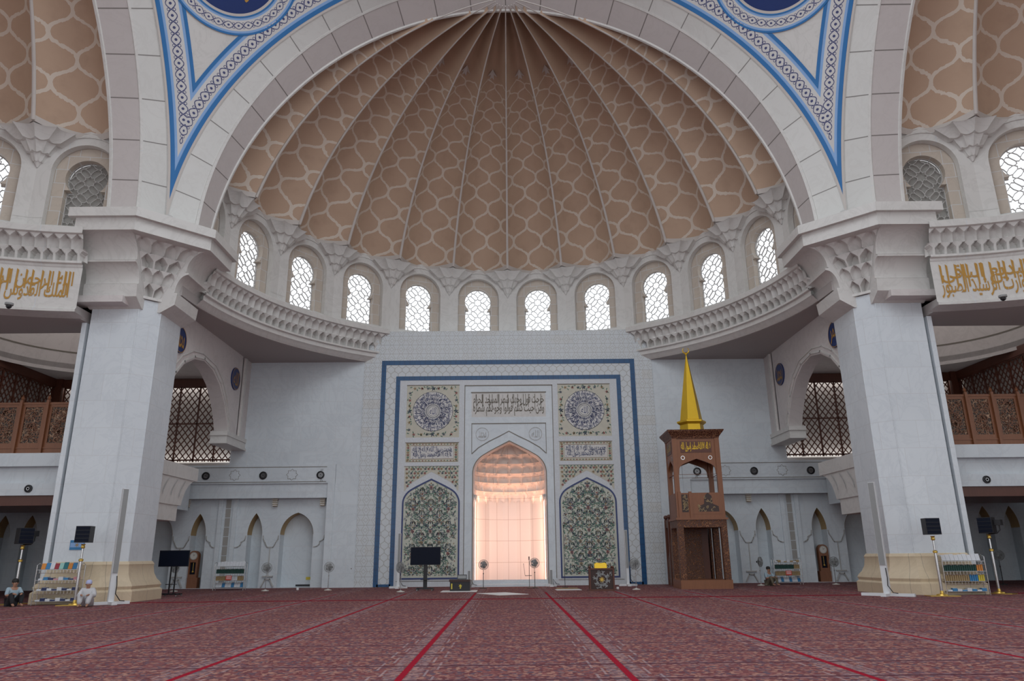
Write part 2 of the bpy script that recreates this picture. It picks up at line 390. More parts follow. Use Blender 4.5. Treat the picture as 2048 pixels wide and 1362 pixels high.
# incised marble: rows with a chain of diamonds and hexagons / wavy net
def incised(name, kind):
    n = NT(name); uv, U, W = n.uv(); o = n.n('ShaderNodeTexCoord').outputs['Object']
    b = n.noise(.5, 5, o, .6, 1.5); col = n.mix(b, (.66, .70, .73), (.56, .60, .63))
    bc, bf = n.brick(1.4, .58, .010, .35 if kind == 'rows' else 0.0); sep = n.n('ShaderNodeSeparateColor'); n.t.links.new(bc, sep.inputs[0])
    if kind == 'rows':
        col = n.mix(n.m('MULTIPLY', n.ramp(sep.outputs[0], .85, 1.0), .3), col, (.56, .52, .46))
        fu = n.m('MULTIPLY', n.m('SUBTRACT', n.m('FRACT', n.m('DIVIDE', U, .58)), .5), .58); fw = n.m('MULTIPLY', n.m('SUBTRACT', n.m('FRACT', n.m('DIVIDE', W, .58)), .5), .58)
        au, aw = n.m('ABSOLUTE', fu), n.m('ABSOLUTE', fw)
        d1 = n.m('LESS_THAN', n.m('ABSOLUTE', n.m('SUBTRACT', n.m('ADD', au, aw), .13)), .017)          # diamond
        d2 = n.m('LESS_THAN', n.m('ABSOLUTE', n.m('SUBTRACT', n.m('ADD', au, n.m('MULTIPLY', aw, .6)), .235)), .015)
        d3 = n.m('MULTIPLY', n.m('LESS_THAN', aw, .008), n.m('GREATER_THAN', au, .13))
        ln = n.m('MAXIMUM', n.m('MAXIMUM', d1, d2), d3)
        rowl = n.m('MULTIPLY', n.m('GREATER_THAN', aw, .277), .75)
        col = n.mix(n.m('MULTIPLY', ln, .8), col, (.42, .42, .40)); col = n.mix(rowl, col, (.34, .35, .36))
    elif kind == 'net':
        ln = n.ogee(U, W, .46, .66, .05, .25, 1.2); col = n.mix(n.m('MULTIPLY', ln, .75), col, (.38, .38, .37)); col = n.mix(n.m('MULTIPLY', bf, .3), col, (.4, .4, .4))
    else:
        vo = n.n('ShaderNodeTexVoronoi'); vo.inputs['Scale'].default_value = 9; n.t.links.new(o, vo.inputs['Vector'])
        col = n.mix(n.m('MULTIPLY', n.ramp(vo.outputs['Distance'], .2, .5), .35), col, (.50, .50, .54))
    return n.fin(col, .35)
M['inc_rows'] = incised('incised_marble_rows', 'rows'); M['inc_net'] = incised('incised_marble_net', 'net'); M['inc_dots'] = incised('incised_marble_dots', 'dots')
n = NT('mosaic_ground'); o = n.n('ShaderNodeTexCoord').outputs['Object']
M['mosaic'] = n.fin(n.mix(n.noise(3, 4, o), (.48, .47, .40), (.60, .57, .47)), .5)
M['mosaic2'] = plain('grey_green_mosaic_ground', (.54, .55, .47), .5, 0, .12, 6)
M['ink_grey'] = plain('bronze_lettering', (.19, .17, .14), .6)
M['leaf'] = plain('green_inlay', (.07, .18, .13), .5); M['flower'] = plain('russet_inlay', (.24, .06, .05), .5); M['bronze'] = plain('bronze_inlay', (.26, .17, .07), .5); M['vine'] = plain('dark_vine_inlay', (.05, .07, .10), .5)
# painted vine band (uv: length in metres, -1..1 across)
n = NT('vine_scroll_band'); uv, U, W = n.uv()
t = n.m('MULTIPLY', U, 2 * pi / 1.0); w2 = n.m('MULTIPLY', n.m('SINE', t), .62); d1 = n.m('ABSOLUTE', n.m('SUBTRACT', W, w2)); d2 = n.m('ABSOLUTE', n.m('ADD', W, w2))
sl = n.m('ADD', 1.0, n.m('ABSOLUTE', n.m('MULTIPLY', n.m('COSINE', t), .9)))
ln = n.m('MAXIMUM', n.m('LESS_THAN', n.m('DIVIDE', d1, sl), .05), n.m('LESS_THAN', n.m('DIVIDE', d2, sl), .05))
fu = n.m('SUBTRACT', n.m('FRACT', n.m('DIVIDE', U, .5)), .5); bl = n.m('LESS_THAN', n.m('ADD', n.m('POWER', n.m('MULTIPLY', fu, 4.2), 2.0), n.m('POWER', n.m('MULTIPLY', W, 2.6), 2.0)), .26)
fv = n.m('SUBTRACT', n.m('FRACT', n.m('ADD', n.m('DIVIDE', U, .5), .5)), .5); aw = n.m('SUBTRACT', n.m('ABSOLUTE', W), .38)
rr = n.m('ADD', n.m('POWER', n.m('MULTIPLY', fv, 3.4), 2.0), n.m('POWER', n.m('MULTIPLY', aw, 2.4), 2.0)); ring = n.m('LESS_THAN', n.m('ABSOLUTE', n.m('SUBTRACT', rr, .16)), .07)
msk = n.m('MAXIMUM', ln, n.m('MAXIMUM', bl, ring))
M['scroll'] = n.fin(n.mix(msk, (.62, .61, .60), (.05, .06, .17)), .6)
# vertical grille of lattice etc
M['back'] = plain('pale_backing', (.34, .33, .31), .8)
n = NT('window_glass'); n.b.inputs['Base Color'].default_value = (.95, .97, 1, 1); n.b.inputs['Roughness'].default_value = .0; n.b.inputs['Transmission Weight'].default_value = 1.0; n.b.inputs['IOR'].default_value = 1.02
M['glass'] = n.mt
def emis(name, col, st):
    n = NT(name); n.b.inputs['Base Color'].default_value = (*col, 1); n.b.inputs['Emission Color'].default_value = (*col, 1); n.b.inputs['Emission Strength'].default_value = st; return n.mt
M['lamp'] = emis('lit_lamp_face', (.9, .92, 1), 4.0)
M['gallery_wall'] = plain('gallery_wall_paint', (.62, .60, .58), .8)
M['apron'] = plain('dark_stone_moulding', (.47, .47, .46), .5)  # darker than the wall stone, so the scalloped outline reads
M['cut_ladder'] = plain('grille_brown', (.12, .045, .03), .5)
# ---------------------------------------------------------------- building shell
X0 = 0.08
def Gf(u, v, z): return V((X0 + u, v, z))                       # qibla apse
def Gl(u, v, z): return V((X0 - (v - 14.7), 14.7 + u, z))       # left apse
def Gr(u, v, z): return V((X0 + (v - 14.7), 14.7 - u, z))       # right apse
def Al(u, v, z): return V((X0 - (v - 15.2), 15.2 + u, z))       # arches: crossing square centred on y = 15.2
def Ar(u, v, z): return V((X0 + (v - 15.2), 15.2 - u, z))
SIDES = (('front', Gf, Gf), ('left', Gl, Al), ('right', Gr, Ar))
YC = 32.0
def gd(p): return math.log(math.tan(pi / 4 + p / 2)) / .2617994

fl = MB().box(-42, 42, -14, 47, -.3, 0).build('floor', M['carpet']); struct(fl)

# --- great arches
def big_arch(G, side):
    mb = MB(); rings = [(31.2, 15.90, 15.45, 6.0), (31.97, 14.86, 16.22, 7.3)]
    def ring(y, R, zc, th): a = th; return (R * cos(a), y, zc + R * sin(a))
    def band(r0, r1, v0, v1, mi, n=120, flip=False):
        mb.mat(mi); vs = []; uv = []
        for r, vv in ((r0, v0), (r1, v1)):
            y, R, zc = r; t0 = math.asin((16.3 - zc) / R)
            for i in range(n + 1):
                t = t0 + (pi - 2 * t0) * i / n; vs.append(G(-R * cos(t), y, zc + R * sin(t))); uv.append(((atan2(zc + R * sin(t) - 15.3, -R * cos(t)) - pi / 2) * 14.9 * -1 + .93, vv))
        fs = [(i, i + 1, n + 2 + i, n + 1 + i) for i in range(n)]
        mb.add(vs, [f[::-1] for f in fs] if not flip else fs, uv)
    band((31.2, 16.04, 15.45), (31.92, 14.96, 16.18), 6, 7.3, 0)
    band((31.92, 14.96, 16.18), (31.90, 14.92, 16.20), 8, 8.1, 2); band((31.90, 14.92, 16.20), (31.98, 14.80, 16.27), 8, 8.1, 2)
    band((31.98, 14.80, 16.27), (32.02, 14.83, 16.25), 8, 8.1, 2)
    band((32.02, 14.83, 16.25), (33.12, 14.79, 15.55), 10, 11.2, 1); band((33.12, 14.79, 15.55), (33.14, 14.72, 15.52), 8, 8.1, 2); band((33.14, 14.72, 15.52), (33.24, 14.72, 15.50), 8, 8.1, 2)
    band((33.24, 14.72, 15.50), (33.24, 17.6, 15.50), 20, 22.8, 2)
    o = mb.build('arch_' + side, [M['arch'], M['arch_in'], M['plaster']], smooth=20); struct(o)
    tag(o, {'front': 'great round arch of pale stone blocks framing the ribbed half dome', 'left': 'great stone arch rising from the left pier out of view', 'right': 'great stone arch rising from the right pier out of view'}[side], 'arch'); struct(o)
    return o
for s_, G_, A_ in SIDES: big_arch(A_, s_)

# --- pendentives on the sphere through the arches
SP = V((X0, 15.2, 15.45)); RS = 22.62
def sph(az, el, dr=0.0): return SP + V((sin(az) * cos(el), cos(az) * cos(el), sin(el))) * (RS + dr)
def pendentive(sx, side):
    mb = MB(); vs = []; N = 40; K = 24
    for i in range(N + 1):
        h = .85 + (15.7 - .85) * i / N; rho = sqrt(RS * RS - h * h); a0 = math.acos(min(1, 16.0 / rho)); a1 = pi / 2 - a0
        if a1 < a0: a0 = a1 = pi / 4
        for k in range(K + 1):
            a = a0 + (a1 - a0) * k / K; vs.append((X0 + sx * rho * sin(a), 15.2 + rho * cos(a), SP.z + h))
    fs = [(i * (K + 1) + k, i * (K + 1) + k + 1, (i + 1) * (K + 1) + k + 1, (i + 1) * (K + 1) + k) for i in range(N) for k in range(K)]
    mb.add(vs, fs if sx > 0 else [f[::-1] for f in fs])
    root = mb.build('wall_pendentive_' + side, M['plaster'], smooth=30); struct(root)
    tag(root, 'curved white triangular vault surface above the %s pier with blue scroll borders' % side, 'wall')
    def strip(d0, d1, dr, arch, scroll=False):
        m = MB(); vs = []; uv = []; n = 90
        for d, w in ((d0, -1), (d1, 1)):
            p = 16 - d; rp = sqrt(RS * RS - p * p); t0 = math.acos(min(1, p / rp)); k = (RS + dr) / RS
            for i in range(n + 1):
                t = t0 + (pi / 2 - t0) * i / n; u_, v_ = rp * cos(t), p
                if arch: u_, v_ = v_, u_
                q = V((sx * u_, v_, rp * sin(t))) * k; vs.append(SP + q); uv.append((t * 16, w))
        fs = [(i, i + 1, n + 2 + i, n + 1 + i) for i in range(n)]; m.add(vs, fs, uv); return m
    for arch in (False, True):
        for d0, d1, dr, mt in ((.02, .10, -.02, 'rib'), (.10, .24, -.03, 'blue_paint'), (.24, .33, -.02, 'sky_paint'), (.33, .85, -.02, 'scroll'), (.85, .95, -.02, 'sky_paint'), (.95, 1.07, -.03, 'blue_paint')):
            strip(d0, d1, dr, arch).build({'scroll': 'scroll_band', 'rib': 'white_line', 'blue_paint': 'blue_line', 'sky_paint': 'pale_blue_line'}[mt], M[mt], root, smooth=30)
    # roundel
    ez, el = sx * pi / 4, radians(36.0); c = V((sin(ez) * cos(el), cos(ez) * cos(el), sin(el))); eu = c.cross(V((0, 0, 1))).normalized(); ew = eu.cross(c)
    def cp(rho, t, dr): return SP + (c * cos(rho) + (eu * cos(t) + ew * sin(t)) * sin(rho)) * (RS + dr)
    for r0, r1, mt, dr in ((8.1, 7.85, 'blue_paint', -.05), (7.85, 7.6, 'sky_paint', -.04), (7.6, 6.35, 'scroll', -.04), (6.35, 6.1, 'sky_paint', -.04), (6.1, 5.9, 'blue_paint', -.05), (5.9, 5.6, 'rib', -.05), (5.6, 0.05, 'navy', -.045)):
        m = MB(); n = 120; vs = []; uv = []
        for r, w in ((r0, 1), (r1, -1)):
            for i in range(n + 1): t = 2 * pi * i / n; vs.append(cp(radians(r), t, dr)); uv.append((t * 2.87 * .999, w))
        m.add(vs, [(i, i + 1, n + 2 + i, n + 1 + i) for i in range(n)], uv)
        m.build({'scroll': 'scroll_ring', 'rib': 'white_ring', 'blue_paint': 'blue_ring', 'sky_paint': 'pale_blue_ring', 'navy': 'navy_disc'}[mt], M[mt], root, smooth=30)
    m = MB(); put_text(m, '\u0645\u062d\u0645\u062f' if sx < 0 else '\u0627\u0644\u0644\u0647', lambda a, b: SP + (c + eu * (a - .5) * .115 * -1 * -1 + ew * (b - .42) * .155).normalized() * (RS - .08), .01)
    m.build('gold_lettering', M['gold_ink'], root)
    MB().lathe([(.42, 0), (.40, .3), (.2, .55), (.02, .62)], (X0 + sx * 15.72, 30.85, 16.35), 20).build('floodlight', M['tracery'], root, smooth=40, label='small grey domed floodlight on the pier ledge')
pendentive(-1, 'left'); pendentive(1, 'right')

# --- apses
LOBE = 15
def keyhole(hw=.88, z0=16.0, zn=17.86, zc=18.50, r=.92, n=28):
    t0 = math.asin((zn - zc) / r); pts = [(-hw, z0), (hw, z0), (hw, zn)]
    for i in range(n + 1):
        t = t0 + (pi - 2 * t0) * i / n; pts.append((r * cos(t), zc + r * sin(t)))
    return pts + [(-hw, zn)]
def roundhead(hw, z0, zs, n=28): return [(-hw, z0), (hw, z0)] + [(hw * cos(pi * i / n), zs + hw * sin(pi * i / n)) for i in range(n + 1)]
def inside(p, poly):
    c = False; n = len(poly)
    for i in range(n):
        a, b = poly[i], poly[i - 1]
        if (a[1] > p[1]) != (b[1] > p[1]) and p[0] < (b[0] - a[0]) * (p[1] - a[1]) / (b[1] - a[1]) + a[0]: c = not c
    return c
LF = lambda a, b, n=0.0: V((a, -n, b))      # window-local frame: x along wall, z up, -y towards the room
KH = keyhole()
def window_meshes():
    s = MB(); s.plate(roundhead(1.62, 15.9, 18.62), [KH], LF, .42); sur = s
    t = MB(); segs = []
    def star(cx, cz, R, r, n=8, ph=0):
        P = [((R if k % 2 == 0 else r) * cos(pi * k / n + ph) + cx, (R if k % 2 == 0 else r) * sin(pi * k / n + ph) + cz) for k in range(2 * n)]
        for k in range(2 * n): segs.append((P[k], P[(k + 1) % (2 * n)]))
        return P
    g = .64
    for i in range(-2, 3):
        for j in range(-4, 3):
            cx, cz = i * g, 18.50 + j * g
            if (i + j) % 2 == 0:
                star(cx, cz, .29, .20, 8)
                for k in range(8):
                    a = k * pi / 4; e = .36 if k % 2 == 0 else .45; segs.append(((cx + .29 * cos(a), cz + .29 * sin(a)), (cx + e * cos(a), cz + e * sin(a))))
            else: star(cx, cz, .28, .16, 4)
    for (p, q) in segs:
        n = max(1, int(hypot(q[0] - p[0], q[1] - p[1]) / .09))
        for k in range(n):
            a = (p[0] + (q[0] - p[0]) * k / n, p[1] + (q[1] - p[1]) * k / n); b = (p[0] + (q[0] - p[0]) * (k + 1) / n, p[1] + (q[1] - p[1]) * (k + 1) / n)
            if inside(((a[0] + b[0]) / 2, (a[1] + b[1]) / 2), KH): t.line3([a, b], .027, .06, LF, -.36)
    t.line3(KH + [KH[0]], .05, .09, LF, -.38)
    return s, t
_s, _t = window_meshes()
w_root = _s.build('window_1', M['window_stone'], smooth=30); struct(w_root); _t.build('tracery', M['tracery'], w_root)
w_blind = _s.build('window_2', M['window_stone'], smooth=30); struct(w_blind); _t.build('tracery', M['tracery'], w_blind)
MB().plate(keyhole(.9, 15.9), [], lambda a, b, n=0.0: V((a, .44 - n, b)), .05).build('backing_panel', M['back'], w_blind)
wcount = [2]
def corbel_mesh():
    mb = MB(); tiers = [(18.72, .03, .04), (18.95, .16, .14), (19.02, .25, .22), (19.32, .40, .36), (19.38, .56, .48), (19.78, .84, .74), (19.84, 1.06, .86), (20.22, 1.62, 1.14), (20.30, 1.78, 1.26)]
    n = 36; vs = []
    for k, (z, w, p) in enumerate(tiers):
        for i in range(n + 1):
            t = pi * i / n; sc = 1 - .16 * abs(sin(t * (6 if k > 4 else 5))) ** .7 * (1 if k > 1 else 0)
            up = .10 * abs(sin(t * (6 if k > 4 else 5))) * (1 if k in (2, 4, 6) else 0)
            vs.append(V((-w * cos(t) * sc, -p * sin(t) * sc, z - up * .8)))
    m = n + 1
    mb.add(vs, [(k * m + i, k * m + i + 1, (k + 1) * m + i + 1, (k + 1) * m + i) for k in range(len(tiers) - 1) for i in range(n)])
    return mb
c_proto = [None]
def muq(u, w, tt, deep=.2):      # fluted recess with a pointed head; u in -.5..+.5 across, tt 0 bottom .. 1 top
    k = .47 if tt < .45 else .47 * (1 - ((tt - .45) / .53) ** 1.6) if tt < .98 else 0
    return deep * sqrt(1 - (u / k) ** 2) if k > .001 and abs(u) < k else 0.0
def muq2(u, tt, deep=.3):        # deep pointed hole
    k = .40 if tt < .5 else .40 * (1 - ((tt - .5) / .42)) if tt < .92 else 0
    return deep * min(1, (1 - abs(u) / k) * 6) if k > .001 and abs(u) < k and tt > .04 else 0.0
def apse(side, G, front):
    # G(u, v, z); local centre (0, YC)
    def pol(a, r, z): return G(r * sin(a), YC + r * cos(a), z)
    rot = {'front': 0.0, 'left': pi / 2, 'right': -pi / 2}[side]
    wall = MB(); R0 = 15.25; lob = radians(LOBE)
    for k in range(-6, 6):
        a = (k + .5) * lob; e = V((cos(a), -sin(a), 0)); 
        def F(p, q, n=0.0, a=a): d = R0 - n; return G(d * sin(a) + p * cos(a), YC + d * cos(a) - p * sin(a), q)
        hw = R0 * math.tan(lob / 2) + .01
        wall.plate([(-hw, 15.3), (hw, 15.3), (hw, 20.75), (-hw, 20.75)], [roundhead(1.40, 15.95, 18.62)], F, .32)
        # raised moulding sweeping over the opening
        hood = [(1.95 * cos(pi * i / 24), 18.45 + 1.95 * sin(pi * i / 24)) for i in range(25)]
        wall.line3([h for h in hood if abs(h[0]) < 1.93 and h[1] > 18.7], .05, .05, F, 0)
        wall.ribbon([(-hw, 16.28), (-1.42, 16.28)], .03, F, .012); wall.ribbon([(1.42, 16.28), (hw, 16.28)], .03, F, .012)
    # scalloped soffit closing dome base to wall, and the ledge below the windows
    RB, ZB, RSB = 14.95, 15.2, .085
    def dome_pt(lobe, t, ph):
        k = 1 + RSB * sin(pi * t) ** .9 if 0 < t < 1 else 1.0; a = (lobe + t) * lob
        return a, RB * k * cos(ph), ZB + RB * k * sin(ph)
    NT_ = 14; vs = []
    for L in range(-6, 6):
        b = len(wall.v); pts = []
        for i in range(NT_ + 1):
            t = i / NT_; k = 1 + RSB * sin(pi * t) ** .9 if 0 < t < 1 else 1.0; ph = math.asin((20.35 - ZB) / (RB * k)); a, r, z = dome_pt(L, t, ph)
            pts += [pol(a, r, 20.35), pol(a, 15.6, 20.37)]
        wall.add(pts, [(2 * i, 2 * i + 2, 2 * i + 3, 2 * i + 1) for i in range(NT_) if 14 * cos((L + (i + .5) / NT_) * lob) > (1.3 if front else .9)])
    wr = wall.build('wall_drum_' + side, M['plaster'], smooth=25); struct(wr)
    tag(wr, {'front': 'ring of arched window bays under the ribbed half dome', 'left': 'arched window drum seen left of the great arch', 'right': 'arched window drum seen right of the great arch'}[side], 'wall')
    # corbels at each rib
    for k in range(-5, 6):
        if not front and abs(k) < 2: continue
        a = k * lob; p = pol(a, 15.36, 0)
        if c_proto[0] is None:
            o = corbel_mesh().build('muqarnas_corbel', M['plaster'], wr, smooth=35); c_proto[0] = o
        else:
            o = bpy.data.objects.new('muqarnas_corbel', c_proto[0].data); COL.objects.link(o); o.parent = wr
        o.location = p; o.rotation_euler = (0, 0, rot - a)
    # windows
    for k in range(-6, 6):
        a = (k + .5) * lob; p = pol(a, 15.60, 0); blind = abs(k + .5) > 5
        if not front and abs(k + .5) < 3: continue
        src = w_blind if blind else w_root; first = (front and k == -5) or (front and k == -6)
        if first: o = src
        else:
            wcount[0] += 1; o = src.copy(); COL.objects.link(o); o.name = 'window_%d' % wcount[0]
            for ch in list(src.children): c = ch.copy(); COL.objects.link(c); c.parent = o
        o.location = p; o.rotation_euler = (0, 0, rot - a); struct(o)
    # dome
    d = MB(); NP = 64
    for L in range(-6, 6):
        vs = []; uv = []
        for j in range(NP + 1):
            for i in range(NT_ + 1):
                t = i / NT_; k = 1 + RSB * sin(pi * t) ** .9 if 0 < t < 1 else 1.0; p0 = math.asin((20.35 - ZB) / (RB * k)); ph = p0 + (radians(88) - p0) * j / NP
                a, r, z = dome_pt(L, t, ph); vs.append(pol(a, r, z)); uv.append((t, gd(ph)))
        m = NT_ + 1; LV = [RB * cos(radians(20 + 68 * j / NP)) * cos((L + (i + .5) / NT_) * lob) for j in range(NP) for i in range(NT_)]; d.add(vs, [(j * m + i, (j + 1) * m + i, (j + 1) * m + i + 1, j * m + i + 1) for j in range(NP) for i in range(NT_) if LV[j * NT_ + i] > (1.12 if front else .6)], uv)
    dr = d.build('ceiling_half_dome_' + side, M['dome'], smooth=40); struct(dr)
    tag(dr, {'front': 'tan ribbed half dome with cream ogee net above the mihrab', 'left': 'tan ribbed half dome beyond the left arch', 'right': 'tan ribbed half dome beyond the right arch'}[side], 'ceiling')
    for L in range(-5, 6):
        m = MB(); a = L * lob; pts = []
        for j in range(50):
            ph = radians(20.2) + (radians(87.6) - radians(20.2)) * j / 49; pts.append(pol(a, (RB - .03) * cos(ph), ZB + (RB - .03) * sin(ph)))
        wd = [.085 - .055 * j / 49 for j in range(50)]
        m.tube(pts, wd, 6); m.build('rib', M['rib'], dr, smooth=60)
    m = MB(); fin = MB()
    for L in range(-6, 6):
        vs = []
        for i in range(NT_ + 1):
            t = i / NT_; k = 1 + RSB * sin(pi * t) ** .9 if 0 < t < 1 else 1.0; p0 = math.asin((20.35 - ZB) / (RB * k))
            for dp in (0, .018):
                a, r, z = dome_pt(L, t, p0 + dp); vs.append(pol(a, r - .03, z - .02))
        m.add(vs, [(2 * i, 2 * i + 1, 2 * i + 3, 2 * i + 2) for i in range(NT_) if 14 * cos((L + (i + .5) / NT_) * lob) > (1.3 if front else .9)])
        def FA(x, y): 
            ph = 1.155 + y / 15.6; a, r, z = dome_pt(L, .5 + x / (2 * .262 * 15.5 * cos(ph)) * 1.9, ph); return pol(a, r - .05, z - .03)
        fin.add([FA(*q) for q in ((0, .42), (.30, .02), (.10, .06), (.14, -.24), (0, -.12), (-.14, -.24), (-.10, .06), (-.30, .02))], [(0, 1, 2, 6, 7), (2, 3, 4, 5, 6)])
    m.build('base_band', M['rib'], dr, smooth=40); fin.build('arrow_ornament', M['rib'], dr)
    # cornice
    c = MB(); a_in = radians(31.4) if front else 0.0
    AE = radians(84.5 if front else 85.6)
    segs = ((-AE, -a_in), (a_in, AE)) if front else ((-AE, AE),)
    for a0, a1 in segs:
        nn = int(abs(a1 - a0) / radians(1.5)) + 1
        c.revolve([(15.7, 15.58), (14.42, 15.55), (14.36, 15.50), (14.36, 15.24), (14.44, 15.20), (14.52, 15.20)], (0, YC), a0, a1, nn)
        low = [(14.86, 14.10), (14.72, 14.08), (14.72, 13.98), (14.84, 13.94)]
        low += [(14.86, 13.72), (14.96, 13.66), (15.02, 13.58), (15.22, 13.42)] if front else [(14.84, 13.86), (14.88, 13.80), (14.88, 11.98), (14.80, 11.92), (14.80, 11.80), (15.8, 11.80)]
        c.revolve(low, (0, YC), a0, a1, nn)
        un = radians(1.9); cnt = int(round((a1 - a0) / un)); un = (a1 - a0) / cnt; SU = 10; SV = 12
        for tier in (0, 1):
            z1, z0 = ((15.20, 14.66), (14.66, 14.10))[tier]; r1, r0 = ((14.46, 14.60), (14.76, 14.90))[tier]
            vs = []; n = cnt * SU
            for j in range(SV + 1):
                tt = j / SV
                for i in range(n + 1):
                    s = i / SU + (.5 if tier else 0); uu = s - math.floor(s) - .5; r = r0 + (r1 - r0) * tt ** 1.3 + (muq2(uu, tt, .30) if tier else muq(uu, 1, tt, .28))
                    zz = z0 + (z1 - z0) * tt
                    if j == 0 and tier == 0: zz += .09 * (1 - 4 * abs(uu))
                    vs.append((r * sin(a0 + un * i / SU), YC + r * cos(a0 + un * i / SU), zz))
            c.add(vs, [(j * (n + 1) + i, j * (n + 1) + i + 1, (j + 1) * (n + 1) + i + 1, (j + 1) * (n + 1) + i)[::-1] for j in range(SV) for i in range(n)])
    c.v = [tuple(G(*p)) for p in c.v]
    cr = c.build('trim_cornice_' + side, M['plaster'], smooth=28); struct(cr)
    tag(cr, {'front': 'curved cornice of small honeycomb niches under the front windows', 'left': 'curved niche cornice and gilt lettering band on the left', 'right': 'curved niche cornice and gilt lettering band on the right'}[side], 'cornice')
    if not front:
        sg = -1 if side == 'left' else 1
        txt = '\u0627\u0644\u0644\u0647 \u0627\u0644\u0631\u062d\u0645\u0646 \u0627\u0644\u0631\u062d\u064a\u0645 \u0627\u0644\u0645\u0644\u0643 \u0627\u0644\u0642\u062f\u0648\u0633 \u0627\u0644\u0633\u0644\u0627\u0645' if side == 'left' else '\u0627\u0644\u0628\u062f\u064a\u0639 \u0627\u0644\u0628\u0627\u0642\u064a \u0627\u0644\u0648\u0627\u0631\u062b \u0627\u0644\u0631\u0634\u064a\u062f \u0627\u0644\u0635\u0628\u0648\u0631'
        m = MB(); A0, A1 = (radians(70), radians(84.6)) if side == 'left' else (radians(-84.6), radians(-70.5))
        wds = txt.split(' ')
        for row, off, col in ((wds[:len(wds) // 2], .03, 0), (wds[len(wds) // 2:], 0, 0)):
            put_text(m, ' '.join(row), lambda a, b, off=off: pol(A0 + (A1 - A0) * min(1, a * .96 + off), 14.86, (12.10 if not off else 12.62) + b * 1.0), .012)
        for q in range(13):        # tall upright strokes of the script
            a = A0 + (A1 - A0) * (q + .5 + random.uniform(-.3, .3)) / 13; h0 = 12.5 + random.random() * .35; w = .0022
            m.add([pol(a - w, 14.86, h0), pol(a + w, 14.86, h0), pol(a + w * 1.5, 14.86, 13.58), pol(a - w * 1.2, 14.86, 13.66)], [(0, 1, 2, 3)])
        m.build('gilt_lettering', M['gold_ink'], cr)
apse('front', Gf, True); apse('left', Gl, False); apse('right', Gr, False)

